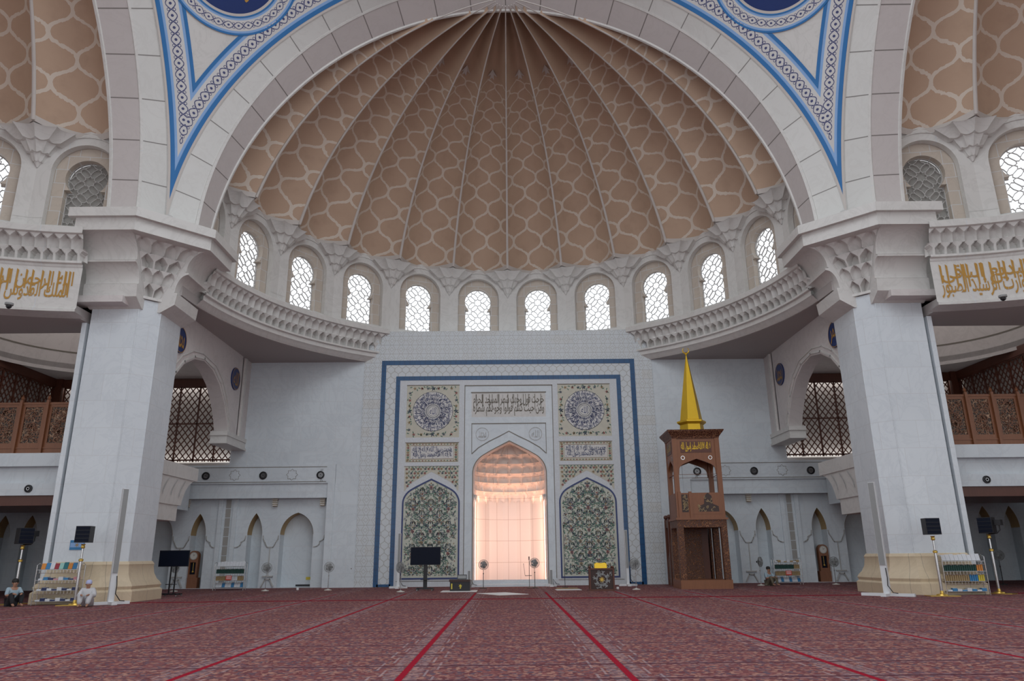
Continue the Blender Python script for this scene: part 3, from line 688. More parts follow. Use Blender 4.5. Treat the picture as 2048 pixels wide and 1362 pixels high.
# --- piers
def pier(s, side):
    P_ = lambda u, y: (X0 + s * u, y)
    def pr(mb, pts, z0, z1): q = [P_(*p) for p in pts]; mb.prism(q if s > 0 else q[::-1], z0, z1)
    t = struct(thing('pier_' + side, 'white marble pier on tan stone base at the %s of the hall' % side, 'pier', (X0 + s * 17.2, 32.3, 0)))
    sh = MB(); pr(sh, [(15.85, 31.65), (16.52, 30.98), (18.60, 30.98), (18.60, 33.75), (15.85, 33.75)][::1], 1.6, 12.9)
    sh.build('shaft', M['marble'], t, world=True)
    for e in ((18.60, 18.76, 32.3, 32), (18.76, 18.97, 31.0, 31.9)):
        m = MB(); a, b = sorted((X0 + s * e[0], X0 + s * e[1])); m.box(a, b, e[2], e[3] + 1.4, 0, 11.8); m.build('edge_pilaster', M['marble'], t, world=True)
    b = MB(); prof = [(0.42, 0), (.42, .42), (.34, .50), (.38, .62), (.32, .74), (.22, .86), (.12, 1.10), (.08, 1.40), (.10, 1.48), (.03, 1.60)]
    pl = [(15.85, 33.75), (15.85, 31.65), (16.52, 30.98), (18.60, 30.98), (18.60, 33.75)]
    nrm = [(-1, 1), (-1, -.414), (-.414, -1), (1, -1), (1, 1)]
    vs = [V((X0 + s * (p[0] + n[0] * e), p[1] + n[1] * e, z)) for e, z in prof for p, n in zip(pl, nrm)]
    fs = [(k * 5 + i, k * 5 + (i + 1) % 5, (k + 1) * 5 + (i + 1) % 5, (k + 1) * 5 + i) for k in range(len(prof) - 1) for i in range(5)] + [tuple(range((len(prof) - 1) * 5, len(prof) * 5))]
    b.add(vs, fs if s > 0 else [f[::-1] for f in fs]); b.build('stone_base', M['tan_stone'], t, smooth=25, world=True)
    # capital: two flaring blocks and the honeycomb between
    cap = MB(); PR = [(0, 12.42), (.62, 12.80), (.68, 13.36), (.52, 13.40)]
    PR += [(.56 + .52 * (1 - cos(pi / 2 * i / 8)), 13.42 + .84 * sin(pi / 2 * i / 8)) for i in range(9)] + [(1.10, 14.34), (.90, 14.38)]
    PR += [(.98 + .82 * (1 - cos(pi / 2 * i / 10)), 14.40 + 1.0 * sin(pi / 2 * i / 10)) for i in range(11)] + [(1.80, 15.40)]
    def block(swap):
        n = len(PR); vs = []
        for x in (16.40, 18.75):
            for p, z in PR: vs.append((x, 30.98 - p, z))
            vs.append((x, 31.6, 15.40)); vs.append((x, 31.6, 12.42))
        m = n + 2
        if swap: vs = [(v[1] - 15.13, v[0] + 15.13, v[2]) for v in vs]
        vs = [(X0 + s * v[0], v[1], v[2]) for v in vs]
        cap.add(vs, [(i, (i + 1) % m, m + (i + 1) % m, m + i) for i in range(m)] + [tuple(range(m)), tuple(range(2 * m - 1, m - 1, -1))])
    block(False); block(True)
    pr(cap, [(13.82, 31.38), (16.20, 29.05), (18.80, 29.05), (18.80, 33.0), (18.4, 34.0), (13.82, 34.0)], 15.40, 15.98)
    pr(cap, [(13.62, 31.30), (16.10, 28.86), (19.05, 28.86), (19.05, 33.0), (18.4, 34.2), (13.62, 34.2)], 15.98, 16.40)
    cap.build('capital', M['plaster'], t, smooth=30, world=True)
    h = MB(); ax = (.70711, .70711)         # along the chamfer: from C side (small u) to A side; out direction (-,-)
    mid = (16.185, 31.315); SU, SV = 16, 16
    for tier in range(4):
        z0, z1 = 13.05 + tier * .60, 13.65 + tier * .60; zz0 = max(13.02, z0)
        k0, k1 = [(.04, .26), (.34, .52), (.50, .74), (.84, 1.12)][tier]; cells = [2, 3, 3, 4][tier]
        n = cells * SU; vs = []
        for j in range(SV + 1):
            tt = j / SV; hw = k0 + (k1 - k0) * tt + .29
            for i in range(n + 1):
                w = i / SU; uu = w - math.floor(w) - .5; a = -hw + 2 * hw * i / n; q = k0 + (k1 - k0) * tt - (muq2(uu, tt, .42) if tier % 2 == 0 else muq(uu, 1, tt, .24))
                vs.append((X0 + s * (mid[0] + a * ax[0] - q * ax[0]), mid[1] - a * ax[1] - q * ax[1], z0 + .6 * tt))
        h.add(vs, [(j * (n + 1) + i, j * (n + 1) + i + 1, (j + 1) * (n + 1) + i + 1, (j + 1) * (n + 1) + i) for j in range(SV) for i in range(n)])
    # side cheeks and the sill of the honeycomb
    vs = [(a, q, z) for z in (12.93, 13.05) for a, q in ((-.46, -.1), (.46, -.1), (.46, .10), (-.46, .10))]
    h.add([(X0 + s * (mid[0] + a * ax[0] - q * ax[0]), mid[1] - a * ax[1] - q * ax[1], z) for a, q, z in vs], [(0, 1, 2, 3), (4, 5, 6, 7), (0, 1, 5, 4), (1, 2, 6, 5), (2, 3, 7, 6), (3, 0, 4, 7)])
    f_ = MB(); f_.box(*sorted((X0 + s * 18.7, X0 + s * 20.6)), 31.0, 31.8, 12.5, 16.3); f_.box(*sorted((X0 + s * 15.6, X0 + s * 16.5)), 33.6, 36.0, 13.5, 16.3); f_.build('spandrel_fill', M['plaster'], t, world=True)
    g_ = MB()
    for u_, y_ in ((16.52, 30.98), (15.85, 31.65)): g_.tube([(X0 + s * u_, y_, 1.6), (X0 + s * u_, y_, 12.4)], .025, 6)
    g_.build('edge_bead', M['marble'], t, world=True)
    h.build('honeycomb', M['plaster'], t, smooth=30, world=True)
pier(-1, 'left'); pier(1, 'right')
# ---------------------------------------------------------------- lower walls
YP = 44.3; WP = WALLY(YP)
def mx(s, x): return X0 + s * x
def seg(*a): return list(a)
def ogive(cx, hw, z0, zs, za, n=14, k=1.35):
    """pointed arch outline, counter-clockwise from lower left"""
    h = za - zs; R = (h * h + hw * hw) / (2 * hw); A = math.asin(min(1, h / R)) if h < R else pi / 2
    sd = [(R * cos(A * i / n) - (R - hw), R * sin(A * i / n)) for i in range(n)] + [(0, h)]
    return [(cx - hw, z0), (cx + hw, z0)] + [(cx + x, zs + z) for x, z in sd] + [(cx - x, zs + z) for x, z in reversed(sd[:-1])]
def fourc(cx, hw, z0, zs, za, n=10):
    """four-centred arch: rounded shoulders, nearly straight flanks to the point"""
    side = []
    zm = zs + (za - zs) * .56; xm = hw * .72
    for i in range(n + 1): a = pi / 2 * i / n * .62; side.append((hw - (hw - xm) * (1 - cos(a)) / (1 - cos(pi / 2 * .62)), zs + (zm - zs) * sin(a) / sin(pi / 2 * .62)))
    side += [(xm * (1 - q), zm + (za - zm) * (q ** .93)) for q in (.25, .5, .75)] + [(0, za)]
    return [(cx - hw, z0), (cx + hw, z0)] + [(cx + x, z) for x, z in side] + [(cx - x, z) for x, z in reversed(side[:-1])]
def ring_of(poly, w, cx, cz):           # poly pushed outwards from a centre by w (for borders)
    n = len(poly); out = []
    for i in range(n):
        a, b, c = poly[i - 1], poly[i], poly[(i + 1) % n]
        e1 = V((b[0] - a[0], b[1] - a[1])).normalized(); e2 = V((c[0] - b[0], c[1] - b[1])).normalized()
        n1 = V((e1.y, -e1.x)); n2 = V((e2.y, -e2.x)); m = (n1 + n2)
        if m.length < 1e-4: m = n1
        m.normalize(); d = w / max(.4, m.dot(n1)); out.append((b[0] + m.x * d, b[1] + m.y * d))
    return out
def border(mb, poly, w0, w1, F, n=0.0, h=.02):
    a = ring_of(poly, w0, 0, 0); b = ring_of(poly, w1, 0, 0); m = len(poly)
    vs = [F(x, z, n + h) for x, z in a] + [F(x, z, n + h) for x, z in b] + [F(x, z, n) for x, z in b] + [F(x, z, n) for x, z in a]
    fs = []
    for i in range(m): j = (i + 1) % m; fs += [(i, m + i, m + j, j), (m + i, 2 * m + i, 2 * m + j, m + j), (3 * m + i, i, j, 3 * m + j)]
    mb.add(vs, fs)
def rect(x0, x1, z0, z1): return [(x0, z0), (x1, z0), (x1, z1), (x0, z1)]
def rm(mb, x0, x1, z0, z1, F=None, n=0.0): mb.add([(F or WP)(x0, z0, n), (F or WP)(x1, z0, n), (F or WP)(x1, z1, n), (F or WP)(x0, z1, n)], [(0, 1, 2, 3)])

# --- central mihrab wall: slab with the niche opening cut through
MIH = fourc(.1, 2.24, 0.0, 6.45, 8.40)
wm = MB(); wm.plate(rect(X0 - 9.0, X0 + 9.0, 0, 15.40), [[(x, z + .001 if z == 0 else z) for x, z in MIH]], WP, .7)
wroot = wm.build('wall_qibla', M['inc_rows']); struct(wroot)
tag(wroot, 'incised white marble wall framed in blue tile around the glowing mihrab', 'wall')
m = MB()
for a, b in ((7.62, 7.90), (6.72, 6.98)):          # blue frames: two nested bands (top and sides)
    zt = 13.47 if a > 7 else 12.45
    for q in (rect(X0 - b, X0 - a, .02, zt), rect(X0 + a, X0 + b, .02, zt), rect(X0 - a, X0 + a, zt - (b - a), zt)):
        m.add([WP(x, z, d) for d in (0, .05) for x, z in q], [(4, 5, 6, 7), (0, 1, 5, 4), (1, 2, 6, 5), (2, 3, 7, 6), (3, 0, 4, 7)])
m.add([WP(x, z, .05) for x, z in rect(X0 - 7.7, X0 - 6.9, .02, .16)], [(0, 1, 2, 3)]); m.add([WP(x, z, .05) for x, z in rect(X0 + 6.9, X0 + 7.7, .02, .16)], [(0, 1, 2, 3)])
m.build('blue_tile_frame', M['blue'], wroot)
m = MB()
for q in (rect(X0 - 7.62, X0 - 6.98, .16, 13.19), rect(X0 + 6.98, X0 + 7.62, .16, 13.19), rect(X0 - 6.98, X0 + 6.98, 12.45, 13.19)):
    m.add([WP(x, z, .02) for x, z in q], [(0, 1, 2, 3)])
m.build('net_border', M['inc_net'], wroot)
# inner field, set back a little behind the frame line
WF = WALLY(YP - .035)
inner = MB(); inner.plate(rect(X0 - 6.72, X0 + 6.72, .001, 12.19), [rect(X0 - 2.72, X0 + 2.72, .35, 11.83)] + [[(s * 4.66 + X0 + x, z) for x, z in q] for s in (-1, 1) for q in (rect(-1.62, 1.62, 8.62, 11.86), rect(-1.60, 1.60, 7.13, 8.30))], WF, .03)
inner.build('dotted_field', M['inc_dots'], wroot)
# plain surround of the niche
c = MB(); c.plate(rect(X0 - 2.72, X0 + 2.72, .0005, 11.83), [[(x, z + .001 if z == 0 else z) for x, z in MIH], rect(X0 - 2.28, X0 + 2.28, 9.85, 11.38)], WALLY(YP - .015), .012)
c.build('niche_surround', M['marble_wall'], wroot)
c = MB(); WG = WALLY(YP - .03)
for q in (rect(X0 - 2.72, X0 + 2.72, 11.80, 11.86), rect(X0 - 2.32, X0 + 2.32, 11.36, 11.42), rect(X0 - 2.28, X0 + 2.28, 9.42, 9.47)): rm(c, q[0][0], q[1][0], q[0][1], q[2][1], WG, .012)
for x in (-2.72, 2.68): rm(c, X0 + x, X0 + x + .04, .4, 11.83, WG, .012)
for s in (-1, 1): rm(c, X0 + s * 2.26 - .015, X0 + s * 2.26 + .015, 7.6, 9.42, WG, .012)
og = [(X0 + x, z) for x, z in ((-2.26, 7.60), (-1.85, 7.98), (-1.2, 8.36), (-.6, 8.65), (0, 8.97), (.6, 8.65), (1.2, 8.36), (1.85, 7.98), (2.26, 7.60))]
c.ribbon(og, .045, WG, .014); c.build('incised_lines', M['ink_grey'], wroot)
c = MB()
for s in (-1, 1):
    cx = X0 + s * 1.62; pts = [(cx + .39 * cos(2 * pi * i / 40), 8.80 + .39 * sin(2 * pi * i / 40)) for i in range(40)]
    c.ribbon(pts, .03, WG, .016, True)
    put_text(c, '\u0627\u0644\u0644\u0647' if s > 0 else '\u0645\u062d\u0645\u062f', lambda a, b: WG(cx - .24 + .48 * a, 8.58 + .44 * b, .016), 0)
c.build('carved_roundels', M['marble_dim'], wroot)
# central lettering panel
c = MB(); rm(c, X0 - 2.28, X0 + 2.28, 9.85, 11.38, WALLY(YP - .01)); c.build('lettering_ground', M['plaster'], wroot)
c = MB(); WT = WALLY(YP - .02)
rows = ('\u062e\u0631\u062c\u062a \u0641\u0648\u0644 \u0648\u062c\u0647\u0643 \u0634\u0637\u0631 \u0627\u0644\u0645\u0633\u062c\u062f \u0627\u0644\u062d\u0631\u0627\u0645', '\u0648\u0645\u0646 \u062d\u064a\u062b \u0643\u0646\u062a\u0645 \u0641\u0648\u0644\u0648\u0627 \u0648\u062c\u0648\u0647\u0643\u0645 \u0634\u0637\u0631\u0647')
put_text(c, rows[0], lambda a, b: WT(X0 - 2.18 + 4.36 * a, 10.42 + .86 * b), .02)
put_text(c, rows[1], lambda a, b: WT(X0 - 2.18 + 4.36 * a, 9.90 + .84 * b), .02)
rnd = random.Random(3)
for q in range(12):
    x = X0 - 2.1 + 4.2 * (q + rnd.uniform(.1, .9)) / 12; z = 10.2 + rnd.random() * .35; c.add([WT(x - .014, z), WT(x + .014, z), WT(x + .022, 11.26), WT(x - .02, 11.3)], [(0, 1, 2, 3)])
c.build('bronze_lettering', M['ink_grey'], wroot)

def flower(mr, x, z, r, F, n, pet=5):
    pts = []
    for k in range(pet * 4):
        a = 2 * pi * k / (pet * 4); q = r * (1 if k % 4 in (1, 2) else .45); pts.append((x + q * cos(a), z + q * sin(a)))
    mr.add([F(x, z, n)] + [F(a, b, n) for a, b in pts], [(0, i + 1, (i + 1) % len(pts) + 1) for i in range(len(pts))])
def leafp(ml, x, z, r, a, F, n):
    pts = [(-r, 0), (-.3 * r, -.38 * r), (.5 * r, -.3 * r), (r, 0), (.4 * r, .22 * r), (-.4 * r, .26 * r)]
    ml.add([F(x + p * cos(a) - q * sin(a), z + p * sin(a) + q * cos(a), n) for p, q in pts], [tuple(range(6))])
def curl(mb, x, z, r, a0, dr, w, F, n):
    mb.ribbon([(x + r * (1 - t * .75) * cos(a0 + dr * t * 4.6), z + r * (1 - t * .75) * sin(a0 + dr * t * 4.6)) for t in [i / 12 for i in range(13)]], w, F, n)
for s in (-1, 1):
    cx = X0 + s * 4.66; fl_, lf, vn, bz, bl_ = MB(), MB(), MB(), MB(), MB(); rr_ = random.Random(5 + s)
    # square panel with round calligraphy
    g = MB(); rm(g, cx - 1.62, cx + 1.62, 8.62, 11.86, WALLY(YP - .01)); rm(g, cx - 1.60, cx + 1.60, 7.13, 8.30, WALLY(YP - .01))
    zc = 10.24; F1 = WALLY(YP - .02)
    disc = [(cx + 1.20 * cos(2 * pi * i / 60), zc + 1.20 * sin(2 * pi * i / 60)) for i in range(60)]
    # lower arched panel and the spandrel over it
    AR = fourc(cx, 1.62, .50, 4.70, 6.05)
    sp = fourc(cx, 1.62, 4.6, 5.10, 6.55); top = [(cx - 1.62, 6.86)] + [(cx - 1.62, 5.40)] + [p for p in reversed(sp[2:]) if p[1] > 5.40 and abs(p[0] - cx) < 1.60] + [(cx + 1.62, 5.40), (cx + 1.62, 6.86)]
    g.plate([(x, z) for x, z in top], [], WALLY(YP - .045), .01)
    g.build('mosaic_ground', M['mosaic'], wroot)
    g = MB(); g.plate(AR, [], WALLY(YP - .045), .01); g.build('arched_mosaic_field', M['mosaic2'], wroot)
    g = MB(); g.plate(disc, [], WALLY(YP - .022), .01); rm(g, cx - 1.30, cx + 1.30, 7.32, 8.12, WALLY(YP - .016)); g.build('pale_lettering_ground', M['plaster'], wroot)
    g = MB(); border(g, AR, 0, .09, WALLY(YP - .04), 0, .03); g.build('blue_arch_border', M['navy'] if False else M['navy_ink'], wroot)
    # flowers round the disc
    for i in range(28):
        a = 2 * pi * i / 28; e = 1.43 / max(abs(cos(a)), abs(sin(a))); x, z = cx + min(e, 1.95) * cos(a), zc + min(e, 1.95) * sin(a)
        (flower if True else 0)((fl_, bz, vn)[i % 3] if i % 7 else vn, x, z, .10 if i % 7 else .15, F1, 0)
    for i in range(64):
        a = 2 * pi * (i + .5) / 64; e = rr_.uniform(1.3, 1.56) / max(abs(cos(a)), abs(sin(a))); leafp(lf, cx + e * cos(a), zc + e * sin(a), .09, rr_.uniform(0, 6.3), F1, 0)
    for r in (1.22, .42, .38, .30): vn.ribbon([(cx + r * cos(2 * pi * i / 60), zc + r * sin(2 * pi * i / 60)) for i in range(60)], .02, WALLY(YP - .03), 0, True)
    # round calligraphy: three rings of lettering and radiating uprights
    T1 = '\u0628\u0633\u0645 \u0627\u0644\u0644\u0647 \u0627\u0644\u0631\u062d\u0645\u0646 \u0627\u0644\u0631\u062d\u064a\u0645'
    for r0, h, k, rep in ((.84, .38, 3, 4), (.62, .32, 2, 3), (.44, .22, 0, 2)):
        for q in range(rep):
            a0 = 2 * pi * q / rep + k
            put_text(bl_, T1, lambda a, b: WALLY(YP - .032)(cx - (r0 + h * b) * sin(a0 + 0 - (a * .98) * 2 * pi / rep) * -1 * -1, zc + (r0 + h * b) * cos(a0 - a * .98 * 2 * pi / rep)), .02)
    for q in range(44):
        a = 2 * pi * q / 44; bl_.ribbon([(cx + .46 * cos(a), zc + .46 * sin(a)), (cx + (.74 + .1 * (q % 3)) * cos(a + .03), zc + (.74 + .1 * (q % 3)) * sin(a + .03))], .02, WALLY(YP - .032), 0)
    put_text(bl_, '\u0627\u0644\u0644\u0647', lambda a, b: WALLY(YP - .032)(cx - .2 + .4 * a, zc - .2 + .42 * b), 0)
    # oblong calligraphy band
    t2 = '\u0644\u0627 \u0627\u0644\u0647 \u0627\u0644\u0627 \u0627\u0644\u0644\u0647' ; t3 = '\u0645\u062d\u0645\u062f \u0631\u0633\u0648\u0644 \u0627\u0644\u0644\u0647'
    put_text(bl_, t3 + ' ' + t2, lambda a, b: WALLY(YP - .03)(cx - 1.18 + 2.36 * a, 7.66 + .44 * b), .004); put_text(bl_, t2 + ' ' + t3, lambda a, b: WALLY(YP - .03)(cx - 1.15 + 2.3 * a, 7.36 + .44 * b), .004)
    for i in range(17):
        x = cx - 1.5 + 3.0 * i / 16
        for z in (7.22, 8.21): flower((bz, lf, fl_)[i % 3], x, z, .05, F1, 0)
    for i in range(7):
        z = 7.28 + .86 * i / 6
        for x in (cx - 1.45, cx + 1.45): flower((bz, lf, fl_)[i % 3], x, z, .09, F1, 0)
    for q in (rect(cx - 1.56, cx + 1.56, 7.17, 8.26), rect(cx - 1.30, cx + 1.30, 7.32, 8.12)): bz.ribbon(q, .025, F1, 0, True)
    # spandrel flowers
    F2 = WALLY(YP - .055)
    for i in range(15):
        x = cx - 1.45 + 2.9 * i / 14; lim = 6.62 - abs(x - cx) * .72
        for z in (6.72, 6.72 - .25, 6.72 - .5, 6.72 - .78, 6.72 - 1.0):
            if z > lim + .08:
                flower((fl_, bz, vn)[(i + int(z * 9)) % 3], x + rr_.uniform(-.04, .04), z, .085, F2, .012); leafp(lf, x + .1, z + .1, .085, rr_.uniform(0, 6.3), F2, .012)
    # arched field: staggered palmettes in an ogee net of vines with curls and leaves
    poly = ring_of(AR, -.12, 0, 0)
    def ins(x, z): return inside((x, z), poly)
    px_, pz = 1.05, 1.27
    for row in range(-1, 11):
        for colk in range(-2, 3):
            fx = cx + colk * px_ + (px_ / 2 if row % 2 else 0); fz = .55 + row * pz / 2
            if abs(fx - cx) > 1.55: continue
            for kk in (-1, 1):
                seg_ = []
                for t in range(13):
                    tt = t / 12; x = fx + kk * px_ * .5 * (.5 - .5 * cos(pi * tt)); z = fz + tt * pz / 2
                    if ins(x, z): seg_.append((x, z))
                if len(seg_) > 2: vn.ribbon(seg_, .02, F2, .014)
                for (dx, dz, r, a0, dr, mbx) in ((.16, .28, .13, 0, 1, vn), (.33, .12, .10, 2, -1, lf), (.20, -.14, .12, 1, 1, lf), (.38, .40, .10, 3, 1, vn), (.10, .50, .10, 4, -1, vn), (.45, .24, .09, 5, 1, lf), (.28, -.30, .10, 2, 1, vn), (.46, -.05, .08, 1, -1, bz)):
                    if ins(fx + kk * dx, fz + dz): curl(mbx, fx + kk * dx, fz + dz, r, a0 if kk > 0 else pi - a0, dr * kk, .026, F2, .014)
                for (dx, dz, a) in ((.24, .04, .8), (.12, .46, 1.9), (.42, .25, .3), (.34, .34, 2.4), (.10, .14, .2), (.40, -.16, 1.2), (.22, .2, 2.9)):
                    if ins(fx + kk * dx, fz + dz): leafp(lf if dx > .2 else vn, fx + kk * dx, fz + dz, .085, a if kk > 0 else pi - a, F2, .016)
            if ins(fx, fz): flower(bz if row % 2 else fl_, fx, fz, .115, F2, .018, 6); flower(vn, fx, fz - .02, .05, F2, .022)
            if ins(fx, fz + .24): flower(fl_ if row % 2 else bz, fx, fz + .24, .06, F2, .018)
    for q in range(560):
        dx, z = rr_.uniform(.03, 1.5), rr_.uniform(.6, 5.9); r_ = rr_.uniform(.04, .075); a_ = rr_.uniform(0, 6.3); mb_ = rr_.choice((vn, lf, vn, bl_)); lf_ = rr_.random() < .4
        for kk in (-1, 1):
            if ins(cx + kk * dx, z): leafp(rr_.choice((lf, vn, bz, fl_)), cx + kk * dx, z, .06, a_ if kk > 0 else pi - a_, F2, .015) if lf_ else curl(mb_, cx + kk * dx, z, r_, a_ if kk > 0 else pi - a_, kk, .02, F2, .014)
    for q in range(260):          # fine pen strokes filling the round inscription
        a_ = rr_.uniform(0, 2 * pi); r_ = rr_.uniform(.5, 1.2); curl(bl_, cx + r_ * cos(a_), zc + r_ * sin(a_), rr_.uniform(.04, .10), a_, rr_.choice((-1, 1)) * .7, .018, WALLY(YP - .032), 0)
    for q in range(70): curl(bl_, cx + rr_.uniform(-1.2, 1.2), rr_.uniform(7.4, 8.05), rr_.uniform(.04, .08), rr_.uniform(0, 6), .7, .014, WALLY(YP - .03), 0)
    for nm, mb_, mt in (('russet_flowers', fl_, 'flower'), ('green_leaves', lf, 'leaf'), ('dark_vines', vn, 'vine'), ('bronze_flowers', bz, 'bronze'), ('navy_lettering', bl_, 'navy_ink')):
        mb_.build(nm, M[mt], wroot)
    c = MB(); [rm(c, *q, WF, .006) for q in ((cx - 1.64, cx + 1.64, 8.30, 8.33), (cx - 1.64, cx + 1.64, 11.86, 11.90), (cx - 1.66, cx + 1.66, 6.86, 6.90))]; c.build('panel_top_lines', M['ink_grey'], wroot)

# --- mihrab niche: half-octagon recess, stalactite vault
nm_ = MB(); F = WALLY(YP); K = len(MIH)
NB = MB(); rn = 2.10; dp = 2.3
ang = [(-2.12, 0), (-2.02, 1.15), (-1.28, 2.05), (-.43, 2.45), (.43, 2.45), (1.28, 2.05), (2.02, 1.15), (2.12, 0)]
NB.add([(X0 + .02 + x, YP + .3 + y, z) for z in (0, 5.6) for x, y in ang], [(i + 1, i, 8 + i, 9 + i) for i in range(7)])
mr = NT('mihrab_marble'); _, bf = mr.brick(.92, 1.28, .012, 0.0); mr_m = mr.fin(mr.mix(bf, (.78, .74, .70), (.5, .42, .37)), .4)
niche = NB.build('wall_mihrab_niche', mr_m, smooth=20); struct(niche); tag(niche, 'warmly lit mihrab recess with tiers of stalactite carving', 'wall')
vt = MB()
def VX(z):
    P = ((5, 1.0), (6.3, 1.0), (6.9, .97), (7.4, .84), (7.8, .66), (8.2, .42), (8.6, .12))
    for (a, p), (b, q) in zip(P, P[1:]):
        if z <= b: return p + (q - p) * max(0, z - a) / (b - a)
    return .1
def tier(z0, z1, s0, s1, n, off, dep):     # ring of concave cells; s = scale of the recess outline towards the room
    SU = 10; SV = 7; N = n * SU; vs = []
    for j in range(SV + 1):
        tt = j / SV
        for i in range(N + 1):
            u = i / N; th = pi * u; w = i / SU + off; uu = w - math.floor(w) - .5
            zc_ = z0 + (z1 - z0) * tt; s = s0 + (s1 - s0) * tt ** 5; kk = .5 * sqrt(max(0, 1 - max(0, (tt - .3) / .7) ** 2)); r_ = (dep * sqrt(max(0, 1 - (uu / kk) ** 2)) if kk > .02 and abs(uu) < kk else 0)
            rx = 2.14 * VX(zc_) + r_ * .5 + (s - s0) * .35; ry = 2.4 * s + r_; vs.append((X0 + .02 - rx * cos(th), YP + .3 + ry * sin(th), z0 + (z1 - z0) * tt - (.14 * (1 - 4 * uu * uu) * 0 if j else .12 * (4 * uu * uu))))
    vt.add(vs, [(j * (N + 1) + i, j * (N + 1) + i + 1, (j + 1) * (N + 1) + i + 1, (j + 1) * (N + 1) + i)[::-1] for j in range(SV) for i in range(N)])
Tt = [(5.0, 5.52, 1.0, .93, 10, .5, .06), (5.5, 6.05, .93, .84, 9, 0, .16), (6.03, 6.62, .84, .72, 9, .5, .20), (6.6, 7.18, .72, .58, 8, 0, .20), (7.16, 7.72, .58, .42, 7, .5, .20), (7.7, 8.6, .42, .05, 5, 0, .14)]
for a in Tt: tier(*a)
# pendants hanging below the first cells
for i in range(9):
    th = pi * i / 8; x, y = X0 + .02 - 2.04 * cos(th), YP + .3 + 2.3 * sin(th)
    vt.add([(x - .10, y, 5.2), (x + .10, y, 5.2), (x, y - .10, 5.2), (x, y - .02, 4.75), (x, y + .05, 5.2)], [(0, 2, 3), (2, 1, 3), (0, 3, 4), (1, 4, 3), (0, 4, 1, 2)])
vt.build('stalactite_vault', mr_m, niche, smooth=35)
j = MB()                                   # inner reveal of the arch
rv = [(x, z) for x, z in MIH]; rv2 = [(X0 + .02 + (x - X0 - .02) * .945, z if z < .1 else z - .10) for x, z in MIH]
vs = [F(x, z, 0) for x, z in rv] + [F(x, z, -.3) for x, z in rv2]; j.add(vs, [(i, K + i, K + (i + 1) % K, (i + 1) % K)[::-1] for i in range(1, K)])
j.build('reveal', M['marble_wall'], niche, smooth=30)
j = MB(); border(j, MIH, -.05, 0, F, .0, .04); j.build('dark_arch_line', M['ink_grey'], niche)
j = MB(); j.plate(rect(X0 - 2.6, X0 + 2.6, 0.0, 9.2), [[(x, z + .001 if z == 0 else z) for x, z in rv2]], WALLY(YP + .3), .25); j.build('inner_arch', mr_m, niche)
j = MB(); j.box(X0 - 2.6, X0 + 2.6, YP + .6, YP + 3.1, 8.62, 8.8); j.box(X0 - 2.7, X0 + 2.7, YP + 3.0, YP + 3.2, 0, 8.8); j.box(X0 - 2.75, X0 - 2.6, YP + .6, YP + 3.2, 0, 8.8); j.box(X0 + 2.6, X0 + 2.75, YP + .6, YP + 3.2, 0, 8.8); j.build('outer_shell', M['plaster'], niche)
j = MB(); j.box(X0 - 2.1, X0 + 2.2, 43.2, YP + .2, .0, .13); st = j.build('trim_1', M['marble']); struct(st); tag(st, 'low white marble step in front of the mihrab', 'step')
j = MB(); rm(j, X0 - 6.6, X0 - 2.8, .30, .33, WF, .02); rm(j, X0 + 2.8, X0 + 6.6, .30, .33, WF, .02); j.build('skirting_line', M['ink_grey'], wroot)

